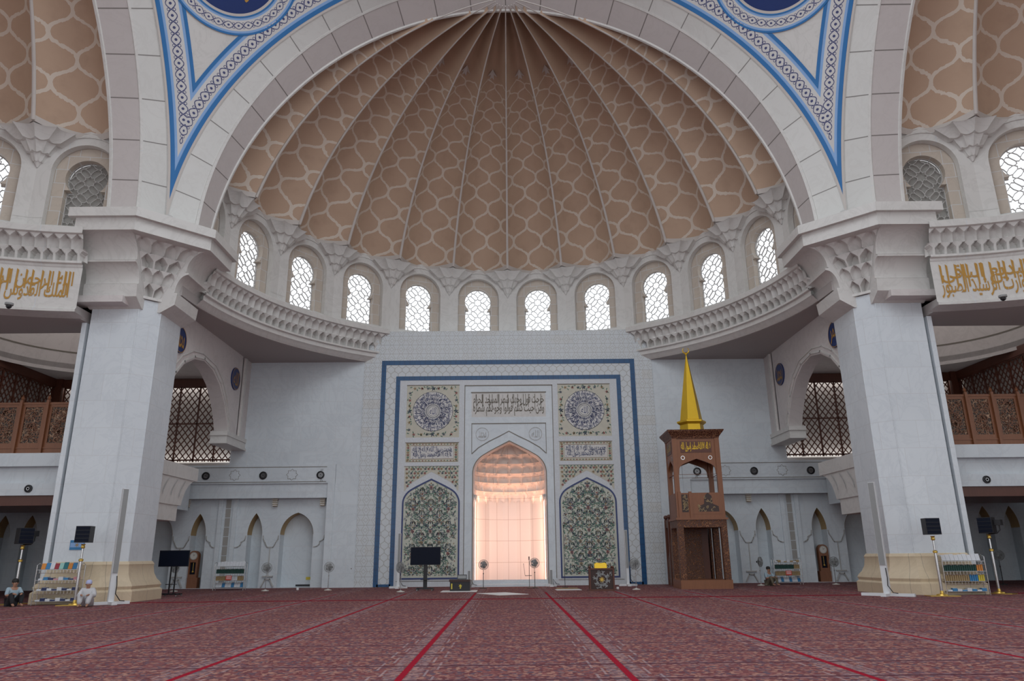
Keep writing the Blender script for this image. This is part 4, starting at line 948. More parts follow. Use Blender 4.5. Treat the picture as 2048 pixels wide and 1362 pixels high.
# --- side bays of the apse
YB = 44.34
for s, side in ((-1, 'left'), (1, 'right')):
    FB = lambda a, b, n=0.0, s=s: V((X0 + s * a, YB - n, b))         # a measured outwards from the axis
    # mirrored frames flip facing; Cycles does not mind
    w = MB(); w.box(*sorted((mx(s, 8.9), mx(s, 16.85))), YB, YB + .3, 7.0, 13.6); w.box(*sorted((mx(s, 8.9), mx(s, 10.5))), YB, YB + .3, 0, 7.0)
    r = w.build('wall_bay_' + side, M['marble_wall']); struct(r); tag(r, 'large blank white marble wall between mihrab wall and %s side arch' % side, 'wall')
    # flat soffit outside the ring
    cpts = [(mx(s, 15.17 * sin(a)), YC + 15.17 * cos(a)) for a in [radians(31) + (pi / 2 - radians(31)) * i / 24 for i in range(25)]]
    poly = cpts + [(mx(s, 17.0), YC), (mx(s, 17.0), 44.9), (cpts[0][0], 44.9)]
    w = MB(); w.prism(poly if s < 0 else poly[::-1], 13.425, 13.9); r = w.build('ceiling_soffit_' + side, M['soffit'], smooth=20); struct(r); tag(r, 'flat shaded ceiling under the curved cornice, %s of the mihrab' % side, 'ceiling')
    # side wall with a tall pointed arch
    FS = lambda a, b, n=0.0, s=s: V((X0 + s * (16.08 - n * 1), a, b))  # a = y along the wall
    hole = [(33.8, 7.0), (41.5, 7.0), (41.5, 8.55), (41.2, 9.2), (40.6, 10.1), (39.7, 10.95), (38.6, 11.5), (37.4, 11.7), (36.2, 11.5), (35.1, 10.95), (34.3, 10.2), (33.8, 9.4)]
    w = MB(); w.plate([(41.5, 7.95), (43.0, 7.95), (43.0, 13.45), (33.6, 13.45), (33.6, 9.2)] + list(reversed(hole[2:])), [], FS, .75)
    w.box(*sorted((mx(s, 16.08), mx(s, 16.85))), 42.9, YB, 7.95, 13.45)
    r = w.build('wall_side_arch_' + side, M['plaster_warm'], smooth=20); struct(r); tag(r, 'plastered side wall with a tall pointed arch, %s of the mihrab' % side, 'wall')
    a = MB(); hp = [q for q in hole[2:]]
    a.line3([(p[0] + .10 * (1 if p[0] > 37.4 else -1), p[1] + .12) for p in hp], .10, .06, FS, 0); a.line3([(p[0] + .32 * (1 if p[0] > 37.4 else -1), p[1] + .34) for p in hp], .05, .05, FS, 0)
    a.build('arch_moulding', M['plaster'], r)
    a = MB()
    for k, (w_, z0, z1) in enumerate(((.55, 8.38, 8.62), (.38, 8.05, 8.38), (.62, 7.92, 8.05))): a.box(*sorted((mx(s, 16.1 - w_ * .25), mx(s, 16.95))), 41.5 - w_ * .5, YB, z0, z1)
    a.build('corbel', M['plaster'], r)
    p = MB(); p.box(*sorted((mx(s, 15.98), mx(s, 16.1))), 43.15, 43.4, 8.6, 13.4); p.build('corner_strip', M['plaster'], r)
    for i, (yy, zz, tx) in enumerate(((41.85, 11.8, '\u0627\u0644\u0644\u0647' if s < 0 else '\u0645\u062d\u0645\u062f'), (34.25, 11.95, '\u0645\u062d\u0645\u062f' if s < 0 else '\u0639\u0645\u0631'))):
        t = thing('calligraphy_disc', ['dark blue round plaque with gilt script near the %s corner' % side, 'dark blue round plaque half hidden behind the %s pier' % side][i], 'plaque', (mx(s, 16.08), yy, zz))
        d = MB(); nn = 48; cir = [(yy + .66 * cos(2 * pi * k / nn), zz + .66 * sin(2 * pi * k / nn)) for k in range(nn)]
        d.plate(cir if s > 0 else cir, [], lambda a_, b_, n=0.0: FS(a_, b_, n + .07), .07); d.build('disc', M['navy'], t, world=True)
        d = MB(); d.ribbon([(yy + .62 * cos(2 * pi * k / nn), zz + .62 * sin(2 * pi * k / nn)) for k in range(nn)], .03, FS, .085, True); sg = 1 if s < 0 else -1
        put_text(d, tx, lambda a_, b_: FS(yy + sg * (a_ - .5) * .8, zz - .40 + .8 * b_, .085), .01); d.build('gilt_script', M['gold_ink'], t, world=True)
    # gallery parapet band
    w = MB(); w.box(*sorted((mx(s, 10.42), mx(s, 31))), YP, YP + .5, 5.95, 7.06); w.box(*sorted((mx(s, 10.42), mx(s, 31))), YP + .12, YP + .5, 5.14, 5.95); w.box(*sorted((mx(s, 10.42), mx(s, 31))), YP + .1, YP + .9, 5.10, 5.2)
    w.box(*sorted((mx(s, 10.42), mx(s, 10.85))), YP - .01, YP + .6, 0, 7.06)
    r = w.build('wall_gallery_front_' + side, M['marble_wall']); struct(r); tag(r, 'pale gallery parapet band with black round vents, %s of the mihrab' % side, 'wall')
    FG = WALLY(YP - .015)
    d = MB(); xs = sorted((mx(s, 10.95), mx(s, 22)))
    for z in (6.90, 6.02): rm(d, xs[0], xs[1], z, z + .035, FG)
    for k in range(3):
        cx = mx(s, 13.02 + 3.43 * k); st_ = [(cx + (.34 if i % 2 == 0 else .25) * cos(pi * i / 8), 6.46 + (.34 if i % 2 == 0 else .25) * sin(pi * i / 8)) for i in range(16)]; d.ribbon(st_, .022, FG, 0, True)
    for sx_ in (0, 1):
        cx = mx(s, 11.1 + .1); [d.ribbon([(cx + s * u, 6.42 + v) for u, v in q], .02, FG, 0) for q in (((0, .38), (0, .28), (.1, .28), (.1, .38)), ((0, -.38), (0, -.28), (.1, -.28), (.1, -.38)))]
    d.build('incised_stars', M['ink_grey'], r)
    for k in range(4):
        cx = mx(s, 11.31 + 3.43 * k)
        if k == 3: continue
        t = thing('round_vent', 'black round vent in the %s parapet, %s' % (side, ['nearest the mihrab', 'second from the mihrab', 'third from the mihrab'][k]), 'vent', (cx, YP, 6.43), group=None)
        d = MB(); nn = 28
        d.add([(cx + r_ * cos(2 * pi * i / nn), YP - n_, 6.43 + r_ * sin(2 * pi * i / nn)) for r_, n_ in ((.235, .0), (.235, .05), (.19, .06), (.18, .02)) for i in range(nn)],
              [(q * nn + i, q * nn + (i + 1) % nn, (q + 1) * nn + (i + 1) % nn, (q + 1) * nn + i) for q in range(3) for i in range(nn)] + [tuple(3 * nn + i for i in range(nn))])
        d.build('rim', M['black'], t, world=True)
        d = MB(); FV = WALLY(YP - .035)
        for r_ in (.06, .12): d.ribbon([(cx + r_ * cos(2 * pi * i / 20), 6.43 + r_ * sin(2 * pi * i / 20)) for i in range(20)], .022, FV, 0, True)
        d.build('grille_rings', M['steel'], t, world=True)
    # lower wall with niches: front skin with arches and a scalloped apron, body behind
    yn = 44.9; FN = lambda a_, b_, n=0.0, s=s: V((X0 + s * a_, yn - n, b_))
    niches = [(12.66, .98, 1), (15.15, .44, 0), (18.5, .44, 0), (21.0, .98, 1), (23.5, .44, 0), (26.2, .44, 0), (28.5, .44, 0), (30.1, .44, 0)]
    holes = [ogive(c_, h_, .02, 3.02, 4.27) for c_, h_, _ in niches]
    w = MB(); w.plate(rect(10.8, 31.5, 0.0, 5.2), holes, FN, .8)
    w.box(*sorted((mx(s, 10.8), mx(s, 31.5))), yn + .8, yn + 1.0, 0, 5.2)
    r = w.build('wall_niches_' + side, M['marble_wall'], smooth=20); struct(r); tag(r, 'lower marble wall with pointed niches under the %s gallery' % side, 'wall')
    a = MB()
    for hI in holes:
        up = [q for q in hI if q[1] >= 3.01]; n_ = len(up)
        cx_ = sum(q[0] for q in up) / n_
        a.add([FN(x, z - .004, 0.004) for x, z in up] + [FN(x, z - .004, -.78) for x, z in up], [(i, i + 1, n_ + i + 1, n_ + i) for i in range(n_ - 1)])
        a.add([FN(cx_ + (x - cx_) * .985, z - .012, 0.004) for x, z in up] + [FN(cx_ + (x - cx_) * .985, z - .012, -.78) for x, z in up], [(i, i + 1, n_ + i + 1, n_ + i) for i in range(n_ - 1)])
    a.build('ochre_arch_lining', M['ochre'], r, smooth=30)
    d = MB()
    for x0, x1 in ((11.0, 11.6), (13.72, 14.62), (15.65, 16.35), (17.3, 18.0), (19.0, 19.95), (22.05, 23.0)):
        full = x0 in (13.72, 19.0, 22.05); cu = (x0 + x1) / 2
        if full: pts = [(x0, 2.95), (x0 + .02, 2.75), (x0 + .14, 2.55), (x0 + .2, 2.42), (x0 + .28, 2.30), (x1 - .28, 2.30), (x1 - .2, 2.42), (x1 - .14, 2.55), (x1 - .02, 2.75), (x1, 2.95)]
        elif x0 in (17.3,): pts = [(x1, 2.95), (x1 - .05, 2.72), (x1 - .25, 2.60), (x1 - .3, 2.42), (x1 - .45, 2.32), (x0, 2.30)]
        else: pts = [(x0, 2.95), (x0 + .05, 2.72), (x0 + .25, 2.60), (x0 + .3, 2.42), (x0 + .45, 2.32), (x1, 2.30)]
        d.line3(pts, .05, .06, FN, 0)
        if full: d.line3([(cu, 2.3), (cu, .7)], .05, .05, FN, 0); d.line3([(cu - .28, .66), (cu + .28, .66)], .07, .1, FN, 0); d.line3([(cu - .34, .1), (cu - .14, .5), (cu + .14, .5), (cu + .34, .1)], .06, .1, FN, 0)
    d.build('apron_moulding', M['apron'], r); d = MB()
    for x in (16.42, 17.28): d.line3([(x, 0.05), (x, 5.1)], .26, .10, FN, 0)
    d.build('pilaster_strips', M['marble_wall'], r)
    d = MB()
    for i in range(9): z = .25 + i * .54; rm(d, 16.70, 17.0, z, z + .50, FN, .02)
    d.build('vent_strip', M['back'], r)
    for k, x in enumerate((11.2, 14.05, 19.3) if s < 0 else (14.4, 19.4)):
        t = thing('wall_uplight', 'small cream slatted lamp box under the %s gallery, %s' % (side, ['one nearest the mihrab', 'second from the mihrab', 'third from the mihrab'][k] if s < 0 else ['nearest the pulpit', 'above the right clock niche'][k]), 'lamp', (mx(s, x), yn - .02, 4.85))
        d = MB()
        for q in range(4): d.cbox((mx(s, x), yn - .12, 5.04 - q * .11), (.34 - q * .02, .22, .075))
        d.build('slats', M['offwhite'], t, world=True); d = MB(); d.cbox((mx(s, x), yn - .09, 4.88), (.24, .14, .46)); d.build('body', M['ochre'], t, world=True)
    # upper lattice screen
    def lattice(name, F, x0, x1, z0, z1, lab, nx):
        t = thing(name, lab, 'lattice screen', F(x0, z0, 0))
        d = MB(); st = .37
        for q in range(int((x1 - x0 + z1 - z0) / st) + 2):
            for sl in (1, -1):
                c0 = x0 - (z1 - z0) + q * st if sl > 0 else x0 + q * st; pts = []
                for e in range(61):
                    z = z0 + (z1 - z0) * e / 60; x = c0 + sl * (z - z0) * .78
                    if x0 <= x <= x1: pts.append((x, z))
                if len(pts) > 1: d.line3([pts[0], pts[-1]], .055, .04, F, .03 if sl > 0 else .0)
        d.build('diagonal_bars', M['wood_dark'], t, world=True)
        d = MB(); n_ = nx
        for q in range(n_ + 1): x = x0 + (x1 - x0) * q / n_; d.line3([(x, z0), (x, z1)], .085, .09, F, -.01)
        for z in (z0 + .08, z0 + (z1 - z0) * .5, z1): d.line3([(x0, z), (x1, z)], .09, .09, F, -.01)
        d.build('frame_bars', M['wood_dark'], t, world=True)
        d = MB(); d.line3([(x0 - .1, z1 + .28), (x1 + .1, z1 + .28)], .5, .14, F, -.02); d.build('top_beam', M['wood_dark'], t, world=True)
    lattice('lattice_screen', lambda a_, b_, n=0.0, s=s: V((X0 + s * a_, 44.62 - n, b_)), 16.78, 27.6, 7.34, 11.95, 'dark wooden diamond lattice seen through the %s side arch' % side, 9)
    lattice('lattice_screen', lambda a_, b_, n=0.0, s=s: V((X0 + s * (28.2 - n), a_, b_)), 30.5, 44.2, 7.34, 11.95, 'dark wooden diamond lattice along the outer %s gallery' % side, 12)
    w = MB(); w.box(*sorted((mx(s, 16.85), mx(s, 29))), 45.2, 45.4, 5.2, 13.5); w.box(*sorted((mx(s, 28.6), mx(s, 28.9))), 28, 45.4, 5.2, 13.5)
    r = w.build('wall_gallery_back_' + side, M['gallery_wall']); struct(r); w = MB(); w.box(*sorted((mx(s, 27.72), mx(s, 28.2))), 44.35, 44.75, 7.06, 12.5); w.build('corner_post', M['wood_dark'], r); tag(r, 'plain wall behind the %s gallery lattice' % side, 'wall')
    # outer lower side wall, end walls
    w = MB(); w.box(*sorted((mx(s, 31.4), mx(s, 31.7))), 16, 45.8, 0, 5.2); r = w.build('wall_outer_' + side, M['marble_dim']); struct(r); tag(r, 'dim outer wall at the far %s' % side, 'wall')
    # gallery slab over the side hall
    w = MB(); X1, X2 = sorted((mx(s, 18.98), mx(s, 34)))
    w.box(X1, X2, 32.5, 44.2, 5.66, 6.24); w.box(X1, X2, 32.85, 44.2, 4.95, 5.66); w.box(X1, X2, 32.7, 44.2, 4.41, 4.95)
    w.box(*sorted((mx(s, 18.62), mx(s, 19.2))), 32.3, 37.5, 4.41, 6.24)
    r = w.build('wall_gallery_slab_' + side, M['marble_wall']); struct(r); tag(r, 'white gallery edge beam crossing behind the %s pier' % side, 'wall')
    w = MB(); w.box(X1, X2, 32.8, 37.6, 3.98, 4.41); w.build('brown_soffit_beam', M['wood_dark'], r)
    t = thing('round_vent', 'black round vent on the gallery edge outside the %s pier' % side, 'vent', (mx(s, 21.15), 32.7, 4.70))
    d = MB(); d.lathe([(.17, 0), (.17, .05), (.12, .06), (.11, .03)], (0, 0, 0), 24); o = d.build('rim', M['black'], t); o.rotation_euler = (pi / 2, 0, 0)
    d = MB(); d.lathe([(.07, .05), (.07, .07), (.05, .07), (.04, .05)], (0, 0, 0), 20); o = d.build('grille_rings', M['steel'], t); o.rotation_euler = (pi / 2, 0, 0)
    # bracketed balcony end beside the pier
    w = MB(); w.box(*sorted((mx(s, 16.25), mx(s, 17.3))), 33.7, 38.6, 5.52, 6.18)
    r = w.build('wall_balcony_bracket_' + side, M['plaster']); struct(r); tag(r, 'white bracketed balcony end projecting past the %s pier' % side, 'wall')
    d = MB(); pf = [(38.3, 5.52), (37.8, 5.30), (37.4, 4.95), (37.15, 4.5), (37.05, 4.2), (33.7, 4.2), (33.7, 5.52)]
    vs = [(mx(s, x), y, z) for x in (16.3, 17.2) for y, z in pf]; d.add(vs, [tuple(range(7)), tuple(range(13, 6, -1))] + [(i, (i + 1) % 7, 7 + (i + 1) % 7, 7 + i) for i in range(7)])
    d.box(*sorted((mx(s, 16.35), mx(s, 17.1))), 33.7, 36.8, 3.45, 4.2); d.build('corbel_block', M['plaster'], r)
    d = MB(); 
    for k in range(3):
        d.ribbon([(34.9 + k * .9 + .55 * (1 - cos(t_ * pi / 2)), 4.62 + .8 * t_) for t_ in [i / 8 for i in range(9)]], .07, lambda a_, b_, n=0.0: V((X0 + s * (16.28 - n), a_, b_)), .01)
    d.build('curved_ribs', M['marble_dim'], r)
    # pierced wooden screens on the gallery edge
    def screen(x0, x1, idx, panel=True):
        xa, xb = x0 + .08, x1 - .08; FX = lambda a_, b_, n=0.0: V((X0 + s * a_, 32.75 - n, b_))
        t = thing('carved_screen', 'brown wooden gallery screen %s, %s of the hall' % (['plain and narrow, against the pier', 'with pierced scroll panel, first from the pier', 'with pierced scroll panel, second from the pier', 'with pierced scroll panel, third from the pier', 'plain and wide, furthest from the pier'][idx], side), 'screen', FX((x0 + x1) / 2, 6.24))
        fr = MB(); hz = (xa + .12, xb - .12, 6.72, 8.35) if panel else None
        if panel: fr.plate(rect(xa, xb, 6.24, 8.52), [rect(*hz)], FX, .09)
        else: fr.plate(rect(xa, xb, 6.24, 8.52), [], FX, .09)
        fr.line3([(xa, 8.52), (xb, 8.52)], .1, .03, FX, 0); fr.line3([(xa, 6.5), (xb, 6.5)], .06, .03, FX, 0)
        fr.build('frame', M['wood'], t, world=True)
        if panel:
            pn = MB(); pn.plate(rect(*hz), [], lambda a_, b_, n=0.0: FX(a_, b_, n - .04), .03); pn.build('pierced_panel', M['carved_light'], t, world=True)
            cv = MB(); rg = random.Random(idx)
            for q in range(46):
                cxx, czz = rg.uniform(hz[0] + .1, hz[1] - .1), rg.uniform(hz[2] + .1, hz[3] - .1); curl(cv, cxx, czz, rg.uniform(.08, .15), rg.uniform(0, 6), rg.choice((-1, 1)), .03, FX, -.012)
            cv.build('scrollwork', M['wood'], t, world=True)
        ps = MB(); xb = x1 - .012; ps.line3([(xb, 6.24), (xb, 8.62)], .12, .12, FX, -.02); c_ = FX(xb, 8.62, .02)
        ps.lathe([(.06, 0), (.072, .03), (.04, .06), (.075, .12), (.06, .19), (.02, .25), (.005, .30)], tuple(c_), 12); ps.build('post', M['wood'], t, world=True, smooth=40)
    for i, (a_, b_, p_) in enumerate(((18.98, 19.75, False), (19.75, 20.95, True), (20.95, 22.15, True), (22.15, 23.35, True), (23.35, 25.2, False))): screen(a_, b_, i, p_)
    # side-hall ceiling with a round cove, spot lights
    cc = (23.2, 37.6); R_ = 5.0; n_ = 48
    cir = [(cc[0] + R_ * cos(2 * pi * i / n_), cc[1] + R_ * sin(2 * pi * i / n_)) for i in range(n_)]
    FC = lambda a_, b_, n=0.0, s=s: V((X0 + s * a_, b_, 12.5 - n))
    w = MB(); w.plate(rect(16.9, 31.5, 30.2, 45.3), [cir], FC, .3); 
    w.add([V((X0 + s * x, y, z)) for z in (12.3, 15.3) for x, y in cir], [(i, (i + 1) % n_, n_ + (i + 1) % n_, n_ + i) for i in range(n_)])
    w.add([V((X0 + s * x, y, 15.2)) for x, y in rect(17, 31, 31, 45.3)], [(0, 1, 2, 3)])
    r = w.build('ceiling_side_hall_' + side, M['plaster_warm'], smooth=20); struct(r); tag(r, 'side hall ceiling with a round cove, %s of the hall' % side, 'ceiling')
    w = MB(); w.add([V((X0 + s * (cc[0] + (R_ - .02) * cos(2 * pi * i / n_)), cc[1] + (R_ - .02) * sin(2 * pi * i / n_), z)) for z in (13.45, 13.53) for i in range(n_)], [(i, (i + 1) % n_, n_ + (i + 1) % n_, n_ + i) for i in range(n_)]); w.build('cove_groove', M['ink_grey'], r)
    # dark soffit behind the lettering band
    w = MB(); arc = [(X0 + s * (17.3 + 14.95 * cos(a)), 14.7 + 14.95 * sin(a)) for a in [radians(35) + (radians(84.2) - radians(35)) * i / 30 for i in range(31)]]
    poly = arc + [(X0 + s * 18.75, 32.6), (X0 + s * 36, 32.6), (X0 + s * 36, arc[0][1])]
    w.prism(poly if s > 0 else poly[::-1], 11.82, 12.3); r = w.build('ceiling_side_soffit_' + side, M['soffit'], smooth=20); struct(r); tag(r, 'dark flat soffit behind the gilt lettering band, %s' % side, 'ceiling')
    for i, (x, y, z) in enumerate(((22.6, 42.3, 13.9), (24.9, 42.2, 13.9))):
        a = atan2(y - cc[1], x - cc[0]); px, py = cc[0] + 4.6 * cos(a), cc[1] + 4.6 * sin(a)
        t = thing('floodlight', 'lit rectangular floodlight in the %s ceiling cove, %s one' % (side, ['inner', 'outer'][i]), 'lamp', (mx(s, px), py, 14.05))
        d = MB(); d.cbox((0, 0, 0), (.72, .14, .46)); d.build('housing', M['black'], t); d = MB(); d.cbox((0, -.09, 0), (.64, .04, .38)); d.build('lit_face', M['lamp'], t)
    t = thing('cove_spotlight', 'small black spotlight between the floodlights in the %s cove' % side, 'spotlight', (mx(s, 23.9), 42.0, 14.3)); d = MB(); d.cbox((0, 0, 0), (.42, .3, .26)); d.cbox((0, 0, .2), (.06, .06, .3)); d.build('body', M['black'], t)  # spotlight body only, no lamp inside
    t = thing('dome_camera', 'small dark dome camera under the %s lettering band' % side, 'camera', (mx(s, 20.5), 28.4, 11.82))
    d = MB(); d.lathe([(.16, 0), (.16, -.08), (.12, -.1)], (0, 0, 0), 16); d.build('mount', M['grey'], t, smooth=40); d = MB(); d.ball((0, 0, -.13), .11, 10); d.build('lens', M['black'], t, smooth=60)
# ---------------------------------------------------------------- furniture and people
def lab_pick(*a): return a
def fan(x, y, h, face, label, tilt=0.0, dark=False):
    t = thing('pedestal_fan', label, 'fan', (x, y, 0), face, None)
    b = MB(); b.lathe([(.20, 0), (.20, .03), (.06, .06), (.03, .08)], (0, 0, 0), 20); b.build('base', M['black'] if dark else M['offwhite'], t, smooth=30)
    p = MB(); p.tube([(0, 0, .05), (0, 0, h * .62)], .017, 8); p.tube([(0, 0, h * .55), (0, 0, h - .02)], .012, 8); p.lathe([(.028, 0), (.028, .06)], (0, 0, h * .60), 10); p.build('pole', M['black'] if dark else M['steel'], t, smooth=40)
    m = MB(); m.tube([(0, .14, h), (0, .04, h), (0, -.06, h)], [.045, .07, .05], 10); m.tube([(0, .02, h - .12), (0, .05, h)], .03, 8); m.build('motor', M['black'], t, smooth=40)
    c = MB(); R = .26
    for yy, r in ((-.10, R), (-.03, R), (-.155, R * .62), (-.17, R * .3), (.03, R * .6)): c.tube([(r * cos(2 * pi * i / 24), yy, h + r * sin(2 * pi * i / 24)) for i in range(24)], .010, 4, closed=True)
    for i in range(36):
        a = 2 * pi * i / 36; c.tube([(.04 * cos(a), -.175, h + .04 * sin(a)), (R * .62 * cos(a), -.155, h + R * .62 * sin(a)), (R * cos(a), -.10, h + R * sin(a)), (R * cos(a), -.03, h + R * sin(a)), (.06 * cos(a), .05, h + .06 * sin(a))], .006, 3, cap=False)
    c.build('cage', M['grey'], t)
    bl = MB()
    for i in range(5):
        a = 2 * pi * i / 5
        def Q(r, w, d): return (r * cos(a + w), -.08 + d, h + r * sin(a + w))
        bl.add([Q(.03, -.3, .01), Q(.12, -.32, .025), Q(.20, -.28, .03), Q(.205, .22, -.02), (Q(.12, .38, -.025)), Q(.03, .4, -.01)], [(0, 1, 2, 3, 4, 5)])
    bl.tube([(0, -.12, h), (0, -.04, h)], .04, 10); bl.build('blades', M['grey'], t)
    return t
fan(-18.05, 41.6, 1.22, -.35, 'pale pedestal fan standing in front of the left longcase clock', dark=False)
fan(-12.95, 41.0, 1.18, .25, 'pedestal fan beside the left book rack, between two pointed niches')
fan(-9.62, 41.0, 1.18, .2, 'pedestal fan just left of the small brown door')
fan(-5.36, 38.2, 1.16, -.5, 'pedestal fan in front of the thin white column speaker left of the mihrab')
fan(-1.36, 41.2, 1.22, .1, 'dark-headed pedestal fan at the left side of the mihrab opening', dark=True)
fan(1.40, 41.2, 1.28, -.1, 'dark-headed pedestal fan beside the microphone stand in the mihrab opening', dark=True)
fan(6.30, 38.0, 1.22, -.6, 'pedestal fan in front of the blue frame right of the carved desk')
fan(13.58, 41.3, 1.22, .9, 'pedestal fan turned sideways above the crouching person')
fan(17.75, 41.6, 1.18, .1, 'pedestal fan to the right of the right longcase clock')
fan(21.6, 35.0, 1.35, -1.2, 'black pedestal fan behind the outer right speaker stand', dark=True)
fan(25.3, 39.2, 1.45, -.3, 'dark pedestal fan at the far right edge near the dim niches', dark=True)

def tv(x, y, w, h, zc, label, cat='television', face=0.0, wheels=True):
    t = thing('television_stand', label, cat, (x, y, 0), face)
    s = MB(); s.cbox((0, -.02, zc), (w, .05, h)); s.build('housing', M['black'], t); s = MB(); s.cbox((0, -.05, zc), (w - .05, .01, h - .06)); s.build('screen', M['screen'], t)
    p = MB()
    if wheels: p.box(-.10, .10, 0.02, .08, .14, zc); 
    else: p.box(-.14, -.09, .02, .07, .1, zc); p.box(.09, .14, .02, .07, .1, zc)
    p.build('column', M['black'], t)
    b = MB(); b.box(-.42, .42, -.04, .06, .07, .14); b.box(-.42, -.34, -.30, .32, .07, .13); b.box(.34, .42, -.30, .32, .07, .13); b.build('foot_frame', M['black'], t)
    sh = MB(); sh.box(-.22, .22, -.16, .08, .52, .55); sh.build('tray', M['black'], t)
    for i, (a, c) in enumerate(((-.38, -.28), (.38, -.28), (-.38, .3), (.38, .3))): k = MB(); k.ball((a, c, .035), .035, 8); k.build('caster', M['grey'], t, smooth=60)
tv(-4.28, 39.3, 1.56, .90, 1.70, 'large dark television on a wheeled black stand before the left mosaic panel')
tv(-15.85, 36.2, 1.42, .74, 1.70, 'dark television on a twin-post stand beside the left pier', wheels=False)

# box with emblem and a small monitor, on white mats
t = thing('equipment_case', 'black equipment case with a yellow emblem left of the mihrab', 'case', (-2.42, 38.4, .03))
b = MB(); b.box(-.50, .50, -.26, .26, 0, .42); b.build('body', M['black'], t); b = MB(); b.box(-.54, .50, -.29, .28, .42, .52); b.build('lid', M['dark'], t)
b = MB(); F_ = FR((0, -.265, 0), (1, 0, 0)); flower(b, .02, .23, .085, F_, 0, 6); rm(b, -.44, -.38, .08, .34, F_); rm(b, -.01, .05, .1, .2, F_); b.build('yellow_emblem', M['b_yellow'], t)
t = thing('monitor', 'small framed monitor lying back on the black equipment case', 'monitor', (-2.34, 38.4, .57))
b = MB(); b.plate([(-.24, 0), (.24, 0), (.24, .22), (-.24, .22)], [[(-.21, .03), (.21, .03), (.21, .19), (-.21, .19)]], FR((0, 0, 0), (1, 0, 0), (0, .25, .97)), .03); b.build('frame', M['black'], t); b = MB(); b.plate([(-.21, .03), (.21, .03), (.21, .19), (-.21, .19)], [], FR((0, .01, 0), (1, 0, 0), (0, .25, .97)), .01); b.build('screen', M['grey'], t)
def mat_(x, y, w, d, label, mt, rz=0.0, th=.02): o = MB().box(-w / 2, w / 2, -d / 2, d / 2, 0, th).build('floor_mat', M[mt]); o.location = (x, y, 0); o.rotation_euler = (0, 0, rz); tag(o, label, 'mat'); return o
mat_(-2.45, 38.2, 1.75, 1.5, 'white mat under the black equipment case', 'paper'); mat_(2.98, 38.6, 1.25, .9, 'white mat right of the mihrab under the tall microphone stand', 'paper', .05); mat_(3.05, 40.3, 1.1, .9, 'tan patterned mat behind the white mat right of the mihrab', 'b_tan')
mat_(-.3, 35.2, 1.5, 2.2, 'pale cloth spread on the carpet before the mihrab step', 'paper', .5, .012)

def micstand(x, y, h, label, boom=True):
    t = thing('microphone_stand', label, 'microphone stand', (x, y, 0.02))
    b = MB(); b.lathe([(.16, 0), (.16, .02), (.03, .04)], (0, 0, 0), 18); b.build('base', M['black'], t, smooth=40)
    p = MB(); p.tube([(0, 0, .02), (0, 0, h)], .014, 8); p.build('pole', M['black'], t, smooth=60)
    m = MB(); m.tube([(0, 0, h - .02), (0, 0, h + .10)], [.03, .026], 8); m.ball((0, 0, h + .12), .035, 8); m.build('microphone', M['black'], t, smooth=50)
    if boom: q = MB(); q.tube([(-.22, 0, .62), (.14, 0, .62)], .016, 6); q.tube([(-.22, 0, .60), (-.24, 0, .75), (-.30, 0, 1.2)], .010, 6); q.ball((-.30, 0, 1.22), .02, 6); q.build('boom', M['black'], t)
micstand(1.10, 41.0, 1.45, 'microphone stand with a side boom in front of the mihrab'); micstand(3.0, 41.0, 3.1, 'tall thin microphone pole beside the right mosaic panel', False)

# carved reading desk with gilt book rest
t = thing('carved_desk', 'dark carved wooden desk box right of the mihrab', 'desk', (4.52, 37.4, 0), -.06)
b = MB(); b.box(-.56, .56, -.36, .36, .05, .98); b.build('body', M['dark'], t)
b = MB(); b.box(-.62, .62, -.42, .42, .98, 1.04); b.box(-.62, .62, -.42, .42, 0, .08); [b.box(x - .04, x + .04, y - .04, y + .04, .05, 1.04) for x in (-.57, .57) for y in (-.38, .38)]; b.build('frame', M['wood_dark'], t)
F_ = FR((0, -.37, 0), (1, 0, 0)); b = MB(); rg = random.Random(2)
for i in range(16): a = 2 * pi * i / 16; curl(b, .28 * cos(a), .52 + .28 * sin(a), .11, a, 1 if i % 2 else -1, .035, F_, .01)
for i in range(20): curl(b, rg.uniform(-.46, .46), rg.uniform(.14, .9), rg.uniform(.05, .09), rg.uniform(0, 6), rg.choice((-1, 1)), .025, F_, .008)
b.build('carved_scrolls', M['grey'], t); b = MB(); flower(b, 0, .52, .13, F_, .015, 8); b.build('bronze_rosette', M['brass'], t)
for x in (-.55, .55):
    for y in (-.36, .36): k = MB(); k.ball((x, y, 1.09), .055, 8); k.build('finial', M['wood_dark'], t, smooth=60)
t = thing('book_rest', 'gilt carved book rest on top of the dark desk', 'book rest', (4.50, 37.4, 1.045))
b = MB(); b.plate([(-.30, 0), (.30, 0), (.30, .20), (.2, .27), (0, .24), (-.2, .27), (-.30, .20)], [], FR((0, -.1, 0), (1, 0, 0), (0, .3, .95)), .03); b.build('front_leaf', M['gold'], t)
b = MB(); b.plate([(-.30, 0), (.30, 0), (.30, .24), (-.30, .24)], [], FR((0, .1, 0), (1, 0, 0), (0, -.3, .95)), .03); b.build('rear_leaf', M['gold'], t)
for x, y, lb in ((5.45, 38.5, 'small white cup on the carpet right of the carved desk'), (-11.4, 41.6, 'small white object on the carpet under the left niches')):
    o = MB().lathe([(.05, 0), (.07, .02), (.07, .10), (.05, .12)], (0, 0, 0), 14).build('cup', M['paper'], smooth=40); o.location = (x, y, 0); tag(o, lb, 'cup')

